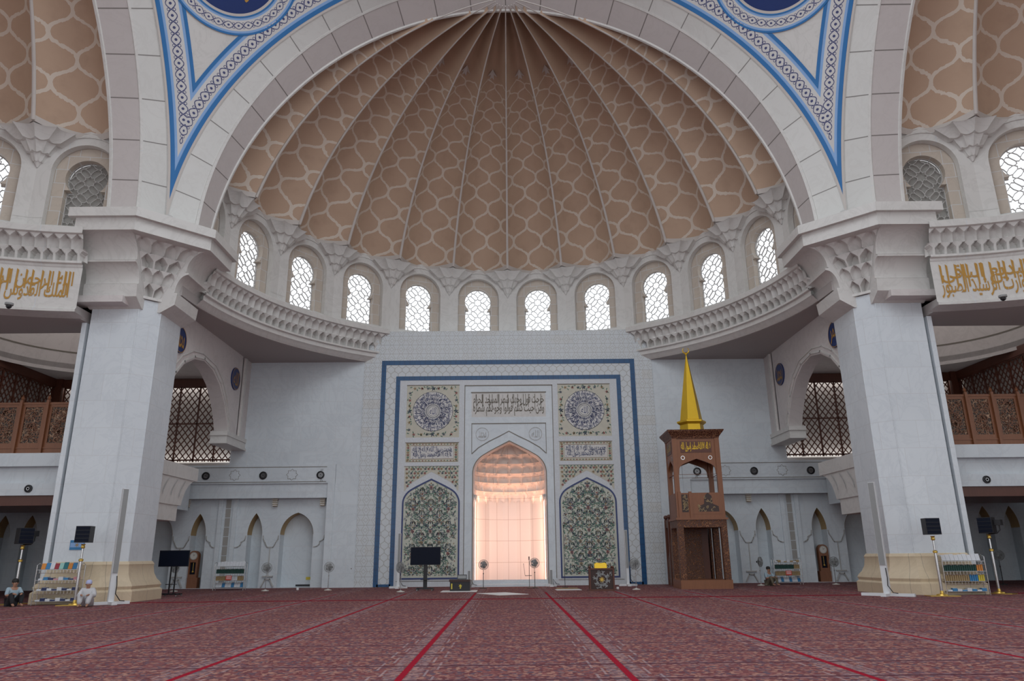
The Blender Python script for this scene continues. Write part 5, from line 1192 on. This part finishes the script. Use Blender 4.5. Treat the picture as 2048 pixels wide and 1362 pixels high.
def column_speaker(x, y, h0, h1, label, w=.19, dark=False, face=0.0, foot=1.0):
    t = thing('column_speaker', label, 'loudspeaker', (x, y, 0), face)
    b = MB(); b.box(-w / 2, w / 2, -.10, .08, h0, h1); b.build('cabinet', M['white'], t); b = MB(); b.box(-w / 2 + .015, w / 2 - .015, -.125, -.10, h0 + .02, h1 - .02); b.build('grille', M['grey'], t)
    b = MB(); b.box(-w * .5, w * .5, -.08, .08, .1, h0); b.build('post', M['white'], t)
    b = MB(); b.box(-foot, foot, -.05, .12, 0.0, .11); b.box(-.1, .1, -.55, .1, 0.0, .10); b.build('foot', M['white'], t)
    b = MB(); b.tube([(.09, -.1, h0 - .1), (.12, -.14, h0 * .6), (.10, -.16, .4), (.28, -.2, .14), (.45, -.2, .12)], .018, 6); b.build('cable', M['black'], t)
column_speaker(-15.50, 30.15, 1.16, 4.42, 'tall thin grey column speaker on a white post before the left pier', .21, face=.75, foot=.7)
column_speaker(14.86, 30.2, 1.16, 4.40, 'tall thin column speaker on a white post before the right pier', .24, face=-.75, foot=.98)
column_speaker(-6.12, 42.6, .95, 2.95, 'slim white column speaker on the left side of the blue tile frame', .15, foot=.5)
column_speaker(6.62, 42.6, .95, 3.0, 'slim white column speaker on the right side of the blue tile frame', .15, foot=.5)
column_speaker(-2.22, 43.0, .1, .9, 'short white corner speaker at the left foot of the mihrab arch', .16, foot=.3); column_speaker(2.38, 43.0, .1, .9, 'short white corner speaker at the right foot of the mihrab arch', .16, foot=.3)

def pa(x, y, h, face, label, arm=False):
    t = thing('speaker_stand', label, 'speaker stand', (x, y, 0), face)
    b = MB(); b.box(-.55, .55, -.30, .30, 0, .03); b.lathe([(.22, .03), (.20, .07), (.07, .10), (.055, .2)], (0, 0, 0), 20); b.build('gold_base', M['brass'], t, smooth=30)
    p = MB(); p.tube([(0, 0, .05), (0, 0, h * .72)], .055, 12); p.tube([(0, 0, h * .7), (0, 0, h)], .038, 12); p.build('pole', M['chrome'], t, smooth=50)
    c = MB(); c.lathe([(.06, 0), (.085, .02), (.085, .08), (.05, .11)], (0, 0, h * .72), 14); c.build('brass_collar', M['brass'], t, smooth=40); c = MB(); c.lathe([(.05, 0), (.08, .04), (.06, .12), (.09, .17)], (0, 0, h - .14), 14); c.build('brass_collar', M['brass'], t, smooth=40)
    k = thing('loudspeaker', label.replace('pole stand holding', 'speaker cabinet on').replace('speaker stand', 'loudspeaker carried by the stand'), 'loudspeaker', (x, y, h + .05), face)
    b = MB(); b.box(-.27, .27, -.22, .20, .03, .66); b.build('cabinet', M['black'], k)
    g = MB(); [g.box(-.25, .25, -.235, -.22, .06 + i * .15, .19 + i * .15) for i in range(4)]; g.build('slatted_grille', M['screen'], k)
    if arm:
        b = MB(); b.tube([(0, 0, .0), (.30, .05, .02), (.42, .1, .15), (.42, .1, .45)], .022, 8); b.box(.28, .52, -.02, .25, .34, .56); b.build('bracket_horn', M['black'], k)
for a in ((-16.68, 29.8, 2.24, .12, 'speaker stand before the left pier beside the blue poster', False), (-19.80, 31.0, 2.24, .9, 'speaker stand at the far left, turned away, next to the seated person', True),
          (16.78, 29.8, 2.22, -.12, 'speaker stand before the right pier left of the book rack', False), (19.78, 31.0, 2.28, -.9, 'speaker stand at the far right, turned away, outside the book rack', True)): 
    pa(*a[:4], a[4], a[5])

# blue poster on the left pier
t = thing('poster', 'small blue and white poster stuck on the left pier', 'poster', (-17.58, 30.95, 2.26))
b = MB(); b.box(-.29, .29, 0, .02, -.19, .19); b.build('sheet', M['b_blue'], t); b = MB(); F_ = FR((0, -.002, 0), (1, 0, 0)); rm(b, -.27, .27, -.09, .09, F_, .002); b.build('pale_band', M['sky_paint'], t); b = MB(); flower(b, 0, 0, .09, F_, .006, 6); b.build('cream_emblem', M['b_tan'], t)

# book racks
BK = {}
def book(mat, w, h, d):
    key = (mat, w, h, d)
    if key not in BK:
        m = MB(); m.box(-w / 2, w / 2, -d / 2, d / 2, 0, h); m.mat(1).box(-w / 2 + .004, w / 2 - .004, -d / 2 + .006, d / 2 - .01, h, h + .004); o = m.build('book', [M[mat], M['paper']]); BK[key] = o.data; bpy.data.objects.remove(o)
    return BK[key]
CN = dict(b_white='white', b_green='dark green', b_tan='tan', b_red='crimson', b_blue='blue', b_teal='teal', b_orange='orange', b_pink='pink', b_yellow='yellow', b_navy='navy', b_mint='mint')
def rack(x, y, w, h, face, where, rows, sign=None):
    t = thing('book_rack', 'chrome tubular book rack with spindle rails %s' % where, 'book rack', (x, y, 0), face)
    D = .38; f = MB(); zs = [h * q for q in (.10, .36, .62, .88)]
    for sx in (-1, 1):
        f = MB()
        for sy in (-1, 1): f.tube([(sx * w / 2, sy * D / 2, 0), (sx * w / 2, sy * D / 2, h)], .017, 8)
        f.tube([(sx * w / 2, -D / 2, h - .01), (sx * w / 2, 0, h + .06), (sx * w / 2, D / 2, h - .01)], .014, 6)
        f.build('side_frame', M['chrome'], t, smooth=40)
    s = MB()
    for z in zs: s.box(-w / 2, w / 2, -D / 2, D / 2, z - .015, z)
    s.build('shelves', M['steel'], t)
    sp = MB()
    for z in zs[1:]:
        n = int(w / .12)
        for i in range(n + 1): xx = -w / 2 + w * i / n; sp.tube([(xx, -D / 2, z - .13), (xx, -D / 2, z)], .008, 5)
        sp.tube([(-w / 2, -D / 2, z - .13), (w / 2, -D / 2, z - .13)], .009, 5)
    sp.build('spindles', M['chrome'], t)
    R_ = Matrix.Rotation(face, 4, 'Z'); rg = random.Random(int(abs(x) * 7))
    for (lv, kind, mats) in rows:
        z = zs[lv]; n = {'spine': int(w / .085), 'lean': 9, 'stack': 8}[kind]
        for i in range(n):
            mt = mats[i % len(mats)] if kind != 'spine' else mats[min(len(mats) - 1, i * len(mats) // n)]
            xx = -w / 2 + .07 + (w - .14) * (i + .5) / n
            if kind == 'spine': dm = (.062, .22 + .02 * ((i * 7) % 3) / 2, .16); tl = 0
            elif kind == 'lean': dm = (w / 10.5, .23 + .02 * (i % 3), .03); tl = -.35
            else: dm = (w / 9.5, .05 + .03 * ((i * 5) % 3), .22); tl = 0
            c = bpy.data.objects.new('book', book(mt, *dm)); COL.objects.link(c)
            c.location = V((x, y, z)) + R_ @ V((xx, -.02 if kind != 'spine' else -.04, .002 + (.012 if tl else 0))); c.rotation_euler = (tl, 0, face)
            pos = ['lowest', 'second lowest', 'second highest', 'top'][lv]
            tag(c, '%s %s, %s shelf, rack %s' % (CN[mt], {'spine': 'upright book', 'lean': 'leaning booklet', 'stack': 'stacked booklets'}[kind], pos, where), 'book', '%s books, %s shelf, rack %s' % (CN[mt], pos, where))
    if sign:
        o = MB().box(-.16, .16, -.012, 0, -.12, .12).build('notice', [M['red']]); q = MB(); F_ = FR((0, -.014, 0), (1, 0, 0)); [rm(q, -.13, .13, .06 - .06 * k, .085 - .06 * k, F_) for k in range(3)]; q.build('white_lines', M['paper'], o)
        p = V((x, y, h * .46)) + R_ @ V((.0, -D / 2 - .03, 0)); o.location = p; o.rotation_euler = (0, 0, face); tag(o, 'red and white notice hung on the rack %s' % where, 'sign')
rack(-17.66, 30.25, 1.62, 1.50, .12, 'at the foot of the left pier', [(3, 'lean', ('b_orange', 'b_blue', 'b_white', 'b_red', 'b_mint', 'b_teal')), (2, 'stack', ('b_white', 'b_blue', 'b_navy', 'b_pink')), (1, 'stack', ('b_white', 'b_navy')), (0, 'stack', ('b_white', 'b_navy'))])
rack(-15.45, 42.6, 1.66, 1.42, 0, 'under the left niches', [(3, 'lean', ('b_white',)), (2, 'spine', ('b_green',)), (1, 'spine', ('b_tan', 'b_tan', 'b_white', 'b_tan')), (0, 'lean', ('b_white', 'b_white', 'b_blue'))], True)
rack(15.42, 42.3, 1.50, 1.34, 0, 'next to the crouching person', [(3, 'stack', ('b_white', 'b_tan')), (2, 'spine', ('b_green', 'b_green', 'b_green', 'b_tan')), (1, 'spine', ('b_tan',)), (0, 'lean', ('b_white', 'b_white', 'b_blue'))], True)
rack(18.12, 30.45, 1.60, 1.46, -.12, 'at the foot of the right pier', [(3, 'lean', ('b_white',)), (2, 'spine', ('b_green', 'b_green', 'b_green', 'b_green', 'b_orange')), (1, 'spine', ('b_tan', 'b_tan', 'b_tan', 'b_blue', 'b_yellow')), (0, 'stack', ('b_white', 'b_blue'))])

# longcase clocks in the niches
def clock(x, y, label):
    t = thing('longcase_clock', label, 'clock', (x, y, 0)); F_ = FR((0, -.17, 0), (1, 0, 0))
    b = MB(); b.box(-.36, .36, -.20, .2, 0, .62); b.build('plinth', M['wood'], t)
    b = MB(); out = [(-.27, .62), (.27, .62), (.29, 1.75)] + [(.29 * cos(pi * i / 16), 1.85 + .29 * sin(pi * i / 16)) for i in range(17)] + [(-.29, 1.75)]
    b.plate(out, [[(-.17, .80), (.17, .80), (.17, 1.48), (-.17, 1.48)]], F_, .32); b.build('case', M['wood'], t, smooth=30)
    b = MB(); b.plate([(.22 * cos(2 * pi * i / 28), 1.84 + .22 * sin(2 * pi * i / 28)) for i in range(28)], [], FR((0, -.185, 0), (1, 0, 0)), .01); b.build('dial', M['offwhite'], t)
    b = MB(); F3 = FR((0, -.187, 0), (1, 0, 0)); b.ribbon([(.20 * cos(2 * pi * i / 28), 1.84 + .20 * sin(2 * pi * i / 28)) for i in range(28)], .012, F3, .002, True); b.ribbon([(0, 1.84), (.08, 1.93)], .018, F3, .003); b.ribbon([(0, 1.84), (-.03, 1.98)], .012, F3, .003)
    b.build('hands', M['black'], t); b = MB(); b.box(-.17, .17, -.05, -.03, .8, 1.48); b.build('dark_window', M['screen'], t)
    b = MB(); b.tube([(0, -.08, 1.45), (0, -.08, 1.0)], .012, 6); b.lathe([(.07, 0), (.07, .02)], (0, -.08, .93), 16); b.ball((0, -.08, .95), .06, 10); b.build('pendulum', M['brass'], t)
clock(-18.62, 45.25, 'brown longcase clock standing in a left niche'); clock(18.72, 45.25, 'brown longcase clock standing in a right niche')

# small brown door with carved panel and red sign
d = MB(); d.box(-10.14, -9.04, 44.42, 44.50, 0, 2.22); dr_ = d.build('door_1', M['wood_dark']); struct(dr_); tag(dr_, 'small brown carved door left of the mihrab wall', 'door')
d = MB(); F_ = WALLY(44.41); d.line3(rect(-10.12, -9.06, .02, 2.2) + [(-10.12, .02)], .07, .03, F_, 0); d.line3(rect(-9.85, -9.33, .25, 1.98) + [(-9.85, .25)], .04, .02, F_, 0); rg = random.Random(9); [curl(d, -9.59 + rg.uniform(-.17, .17), rg.uniform(.35, 1.9), .07, rg.uniform(0, 6), 1, .025, F_, .01) for _ in range(34)]; d.build('carving', M['wood'], dr_)
d = MB(); d.ball((-9.12, 44.36, 1.05), .04, 8); d.build('knob', M['chrome'], dr_); d = MB(); rm(d, -9.8, -9.42, 1.02, 1.17, F_, .03); d.build('red_sign', M['red'], dr_); d = MB(); rm(d, -9.78, -9.44, 1.10, 1.15, F_, .032); d.build('sign_text_band', M['paper'], dr_)
for (x, z, w, h, mt, lb, nm) in ((-11.75, .42, .62, .16, 'b_yellow', 'row of small yellow sockets low in the left wide niche', 'wall_socket'), (-12.0, .06, 1.3, .1, 'black', 'long dark floor vent at the foot of the left wide niche', 'floor_vent')):
    o = MB().box(-w / 2, w / 2, -.02, 0, 0, h).build(nm, M[mt]); o.location = (x, 45.68, z); tag(o, lb, nm.split('_')[-1])

# ---------------------------------------------------------------- pulpit
t = thing('pulpit', 'tall carved wooden pulpit tower with a golden spire right of the mihrab', 'pulpit', (9.78, 37.9, 0), -.03)
W, D = 1.22, 2.0
def bx(mb, *a): mb.box(*a)
b = MB(); b.box(-W - .06, W + .06, -.06, D + .05, 0, .42); b.build('plinth', M['wood'], t)
for x in (-W + .13, W - .13):
    for y in (.13, D - .13): c = MB(); c.box(x - .15, x + .15, y - .15, y + .15, .42, 2.95); c.build('lower_post', M['carved'], t)
b = MB(); b.box(-.62, .35, D - .12, D - .04, .42, 2.95); b.build('carved_back_panel', M['carved'], t)
b = MB(); b.box(-W - .02, W + .02, -.03, D, 2.95, 3.32); b.build('carved_beam', M['carved'], t)
b = MB(); b.box(-W - .08, W + .10, -.09, D + .02, 3.32, 3.42); b.build('platform', M['wood'], t)
for x in (-W + .12, W - .12):
    for y in (.1, D - .12): c = MB(); c.box(x - .12, x + .12, y - .11, y + .11, 3.42, 7.48); c.build('upper_post', M['wood'], t)
def arch_panel(F, w, nm, hasT):
    p = MB(); op = fourc(0, w - .02, 4.72, 5.82, 6.40); p.plate(rect(-w, w, 5.6, 7.45), [[(-w + .03, 5.61), (w - .03, 5.61)] + [(x * .97, z) for x, z in op[2:] if z > 5.63]], F, .10); p.build('arch_panel', M['wood'], t, smooth=20)
    if hasT:
        q = MB(); q.plate(rect(-w * .82, w * .82, 6.72, 7.30), [], lambda a, b_, n=0.0: F(a, b_, n + .02), .02); q.build('lettering_board', M['wood_dark'], t)
        q = MB(); tx = '\u0644\u0627 \u0627\u0644\u0647 \u0627\u0644\u0627 \u0627\u0644\u0644\u0647 \u0645\u062d\u0645\u062f \u0631\u0633\u0648\u0644 \u0627\u0644\u0644\u0647'
        put_text(q, tx, lambda a, b_: F(-w * .78 + w * 1.56 * a, 6.76 + .50 * b_, .03), .0)
        for k in range(7): q.add([F(-w * .70 + w * 1.5 * k / 7 + e, z, .031) for e, z in ((-.007, 6.9), (.007, 6.9), (.01, 7.26), (-.01, 7.26))], [(0, 1, 2, 3)])
        q.build('gilt_lettering', M['gold'], t)
        q = MB(); [q.ribbon([(sx * w * .72 + .09 * cos(2 * pi * i / 16), 6.45 + .09 * sin(2 * pi * i / 16)) for i in range(16)], .03, F, .01, True) for sx in (-1, 1)]; q.build('carved_rosettes', M['chrome'], t)
arch_panel(FR((0, .04, 0), (1, 0, 0)), W - .24, 'front', True)
arch_panel(FR((-W + .03, D / 2, 0), (0, -1, 0)), D / 2 - .24, 'side', True)
arch_panel(FR((W - .12, D / 2, 0), (0, -1, 0)), D / 2 - .24, 'side', False); arch_panel(FR((0, D - .1, 0), (1, 0, 0)), W - .24, 'rear', False)
# balustrade with pierced tree ornament
b = MB(); b.box(-W + .05, W - .05, -.02, .05, 3.42, 3.60); b.box(-W + .24, -.55, .0, .05, 3.6, 4.66); b.box(-.42, W - .2, -.03, .04, 3.6, 4.66); b.box(-.56, -.42, -.08, .06, 3.42, 4.72); b.box(-W + .1, -W + .26, -.08, .06, 3.42, 4.72); b.box(-W + .0, -W + .06, .1, D, 3.42, 4.66); b.box(W - .06, W, .1, D, 3.42, 4.66); b.build('balustrade', M['wood'], t)
F_ = FR((0, -.035, 0), (1, 0, 0)); b = MB(); b.add([F_(x, z, .004) for x, z in ((-.12, 3.72), (.92, 3.72), (.9, 3.98), (.62, 4.1), (.58, 4.5), (.40, 4.66), (.22, 4.5), (.18, 4.1), (-.1, 3.98))], [(0, 1, 2, 3, 4, 5, 6, 7, 8)]); rm(b, -.95, -.62, 3.7, 4.58, FR((0, -.005, 0), (1, 0, 0)), .004); b.build('pierced_ground', M['dark'], t)
b = MB(); rg = random.Random(4)
for i in range(40):
    x, z = rg.uniform(-.08, .88), rg.uniform(3.75, 4.6)
    if abs(x - .40) < (.5 if z < 4.0 else .2): curl(b, x, z, rg.uniform(.05, .09), rg.uniform(0, 6), rg.choice((1, -1)), .028, F_, .01)
for i in range(22): curl(b, rg.uniform(-.92, -.65), rg.uniform(3.74, 4.54), .06, rg.uniform(0, 6), 1, .024, F_, .01)
b.build('scroll_carving', M['b_tan'], t)
b = MB(); vs = []
for z, e in ((7.45, .0), (7.55, .03), (7.70, .14), (7.80, .22), (7.88, .24)): vs += [(-W - e, -e - .02, z), (W + e, -e - .02, z), (W + e, D + e, z), (-W - e, D + e, z)]
b.add(vs, [(k * 4 + i, k * 4 + (i + 1) % 4, k * 4 + 4 + (i + 1) % 4, k * 4 + 4 + i) for k in range(4) for i in range(4)] + [(16, 17, 18, 19), (3, 2, 1, 0)]); b.build('cornice', M['carved'], t)
b = MB(); b.lathe([(.66, 7.88), (.62, 8.36)], (.1, D / 2, 0), 6); b.build('spire_drum', M['gold'], t); b = MB(); b.lathe([(.62, 8.30), (.78, 8.42), (.78, 8.50), (.60, 8.56)], (.1, D / 2, 0), 6); b.build('spire_collar', M['gold'], t)
b = MB(); b.lathe([(.60, 8.54), (.44, 9.6), (.22, 11.0), (.02, 12.22)], (.1, D / 2, 0), 6); b.build('golden_spire', M['gold'], t)
b = MB(); b.tube([(.1 + .17 * cos(a), D / 2, 12.48 + .17 * sin(a)) for a in [radians(120) + radians(300) * i / 20 for i in range(21)]], [.012 + .025 * sin(pi * i / 20) for i in range(21)], 6); b.ball((.1, D / 2, 12.26), .06, 8); b.build('crescent_finial', M['gold'], t, smooth=50)
# stairs behind the tower with railings and gate posts
b = MB(); [b.box(-.72, .72, D + .05 + i * .34, D + .40 + i * .34, 0, 3.3 - .33 * (i + 1)) for i in range(9)]; b.build('stairs', M['wood_dark'], t)
for x, nm in ((-.92, 'left'), (.80, 'right')):
    b = MB(); vs = [(x + e, y, z) for e in (0, .1) for y, z in ((D, 0), (5.2, 0), (5.2, 1.2), (D, 4.2))]; b.add(vs, [(0, 1, 2, 3), (7, 6, 5, 4), (0, 4, 5, 1), (1, 5, 6, 2), (2, 6, 7, 3), (3, 7, 4, 0)]); b.build('stair_railing', M['carved'], t)
    for y in (4.2, 5.2): b = MB(); b.box(x - .04, x + .14, y - .09, y + .09, 0, 3.55); b.ball((x + .05, y, 3.68), .13, 8); b.build('gate_post', M['wood_dark'], t)
b = MB(); b.box(-.92, .90, 5.14, 5.26, 3.1, 3.5); b.box(-.92, -.82, 4.2, 5.2, 3.1, 3.5); b.build('gate_lintel', M['carved'], t)

# ---------------------------------------------------------------- people
def skin(name, pts, edges, radii, mat, parent, sub=1):
    me = bpy.data.meshes.new(name); me.from_pydata([tuple(p) for p in pts], edges, []); o = bpy.data.objects.new(name, me); COL.objects.link(o)
    m = o.modifiers.new('s', 'SKIN'); m.use_smooth_shade = True
    for i, r in enumerate(radii): me.skin_vertices[0].data[i].radius = (r, r) if not isinstance(r, tuple) else r
    me.skin_vertices[0].data[0].use_root = True
    s = o.modifiers.new('u', 'SUBSURF'); s.levels = sub; s.render_levels = sub
    ev = o.evaluated_get(bpy.context.evaluated_depsgraph_get()); nm = bpy.data.meshes.new_from_object(ev); nm.name = name; bpy.data.objects.remove(o)
    nm.materials.clear(); nm.materials.append(mat); q = bpy.data.objects.new(name, nm); COL.objects.link(q); q.parent = parent
    return q
def person(x, y, face, label, top, legs, hairmat, long_robe=False, cap=False, sc=1.0):
    """seated on the floor with knees raised and arms resting forward; faces local -y"""
    t = thing('person', label, 'person', (x, y, 0), face); t.scale = (sc, sc, sc)
    J = dict(pel=(0, .05, .13), bel=(0, .07, .30), che=(0, .04, .46), neck=(0, .0, .60), head=(0, -.02, .70), top=(0, -.01, .80))
    for s_, k in ((-1, 'l'), (1, 'r')):
        J['sh' + k] = (s_ * .17, .03, .54); J['el' + k] = (s_ * .24, -.10, .34); J['wr' + k] = (s_ * .13, -.32, .40); J['pa' + k] = (s_ * .10, -.38, .41)
        J['hi' + k] = (s_ * .09, .03, .12); J['kn' + k] = (s_ * .15, -.30, .42); J['an' + k] = (s_ * .12, -.40, .07); J['to' + k] = (s_ * .13, -.56, .04)
        for f in range(5): J['f%d%s' % (f, k)] = (s_ * (.10 - .022 * (f - 1.5)) if f else s_ * .06, -.43 - (.03 if f in (2, 3) else .02 if f else -.03), .40 - .01 * f)
    R = dict(pel=.13, bel=.125, che=.14, neck=.05, head=.085, top=.075, sh=.06, el=.042, wr=.028, pa=.035, hi=.09, kn=.06, an=.04, to=.032)
    nm = list(J); idx = {n_: i for i, n_ in enumerate(nm)}
    E = [('pel', 'bel'), ('bel', 'che'), ('che', 'neck'), ('neck', 'head'), ('head', 'top')]
    for k in 'lr': E += [('che', 'sh' + k), ('sh' + k, 'el' + k), ('el' + k, 'wr' + k), ('wr' + k, 'pa' + k), ('pel', 'hi' + k), ('hi' + k, 'kn' + k), ('kn' + k, 'an' + k), ('an' + k, 'to' + k)] + [('pa' + k, 'f%d%s' % (f, k)) for f in range(5)]
    rad = lambda n_, g=0.0: (R[n_] if n_ in R else R.get(n_[:-1], .009)) + g
    skin('body', [J[n_] for n_ in nm], [(idx[a], idx[b]) for a, b in E], [rad(n_) for n_ in nm], M['skin'], t)
    def cloth(name, es, g, mat, over={}):
        ns = []; [ns.append(n_) for e in es for n_ in e if n_ not in ns]; ix = {n_: i for i, n_ in enumerate(ns)}
        skin(name, [J[n_] for n_ in ns], [(ix[a], ix[b]) for a, b in es], [over.get(n_, rad(n_, g)) for n_ in ns], mat, t)
    cloth('robe' if long_robe else 'shirt', [('pel', 'bel'), ('bel', 'che')] + [e for k in 'lr' for e in (('che', 'sh' + k), ('sh' + k, 'el' + k))] + ([e for k in 'lr' for e in (('el' + k, 'wr' + k), ('pel', 'hi' + k), ('hi' + k, 'kn' + k), ('kn' + k, 'an' + k))] if long_robe else []), .022 if not long_robe else .045, top)
    if not long_robe: cloth('trousers', [e for k in 'lr' for e in (('pel', 'hi' + k), ('hi' + k, 'kn' + k), ('kn' + k, 'an' + k))], .022, legs)
    h = MB()
    for i, (px, py, pz, r) in enumerate(((0, .005, .785, .098),)): h.lathe([(.03, .10), (.07, .085), (.094, .05), (.10, .0), (.092, -.04)][::-1], (px, py + .012, pz), 16)
    h.build('cap' if cap else 'hair', hairmat, t, smooth=60)
    f = MB(); [f.ball((s_ * .032, -.100, .745), .010, 6) for s_ in (-1, 1)]; f.build('eyes', M['black'], t, smooth=60)
    f = MB(); f.add([(-.014, -.095, .715), (.014, -.095, .715), (0, -.122, .718), (0, -.098, .745)], [(0, 1, 2), (0, 2, 3), (2, 1, 3)]); [f.ball((s_ * .088, -.01, .73), .02, 6) for s_ in (-1, 1)]; f.build('nose_and_ears', M['skin'], t, smooth=60)
    f = MB(); f.box(-.022, .022, -.103, -.095, .692, .698); f.build('mouth', M['hair'], t)
    return t
person(13.95, 41.0, .35, 'person crouching on the carpet by the fan in a pale blue shirt, knees drawn up', M['blue_shirt'], M['khaki'], M['hair'], sc=1.12)
person(-18.95, 29.6, .9, 'person seated at the far left edge in a pale blue shirt and dark trousers', M['blue_shirt'], M['trousers'], M['hair'], sc=1.15)
person(-15.75, 28.9, .3, 'person in a long white robe and lavender cap seated before the left pier', M['robe'], M['robe'], M['cap'], True, True, sc=1.08)
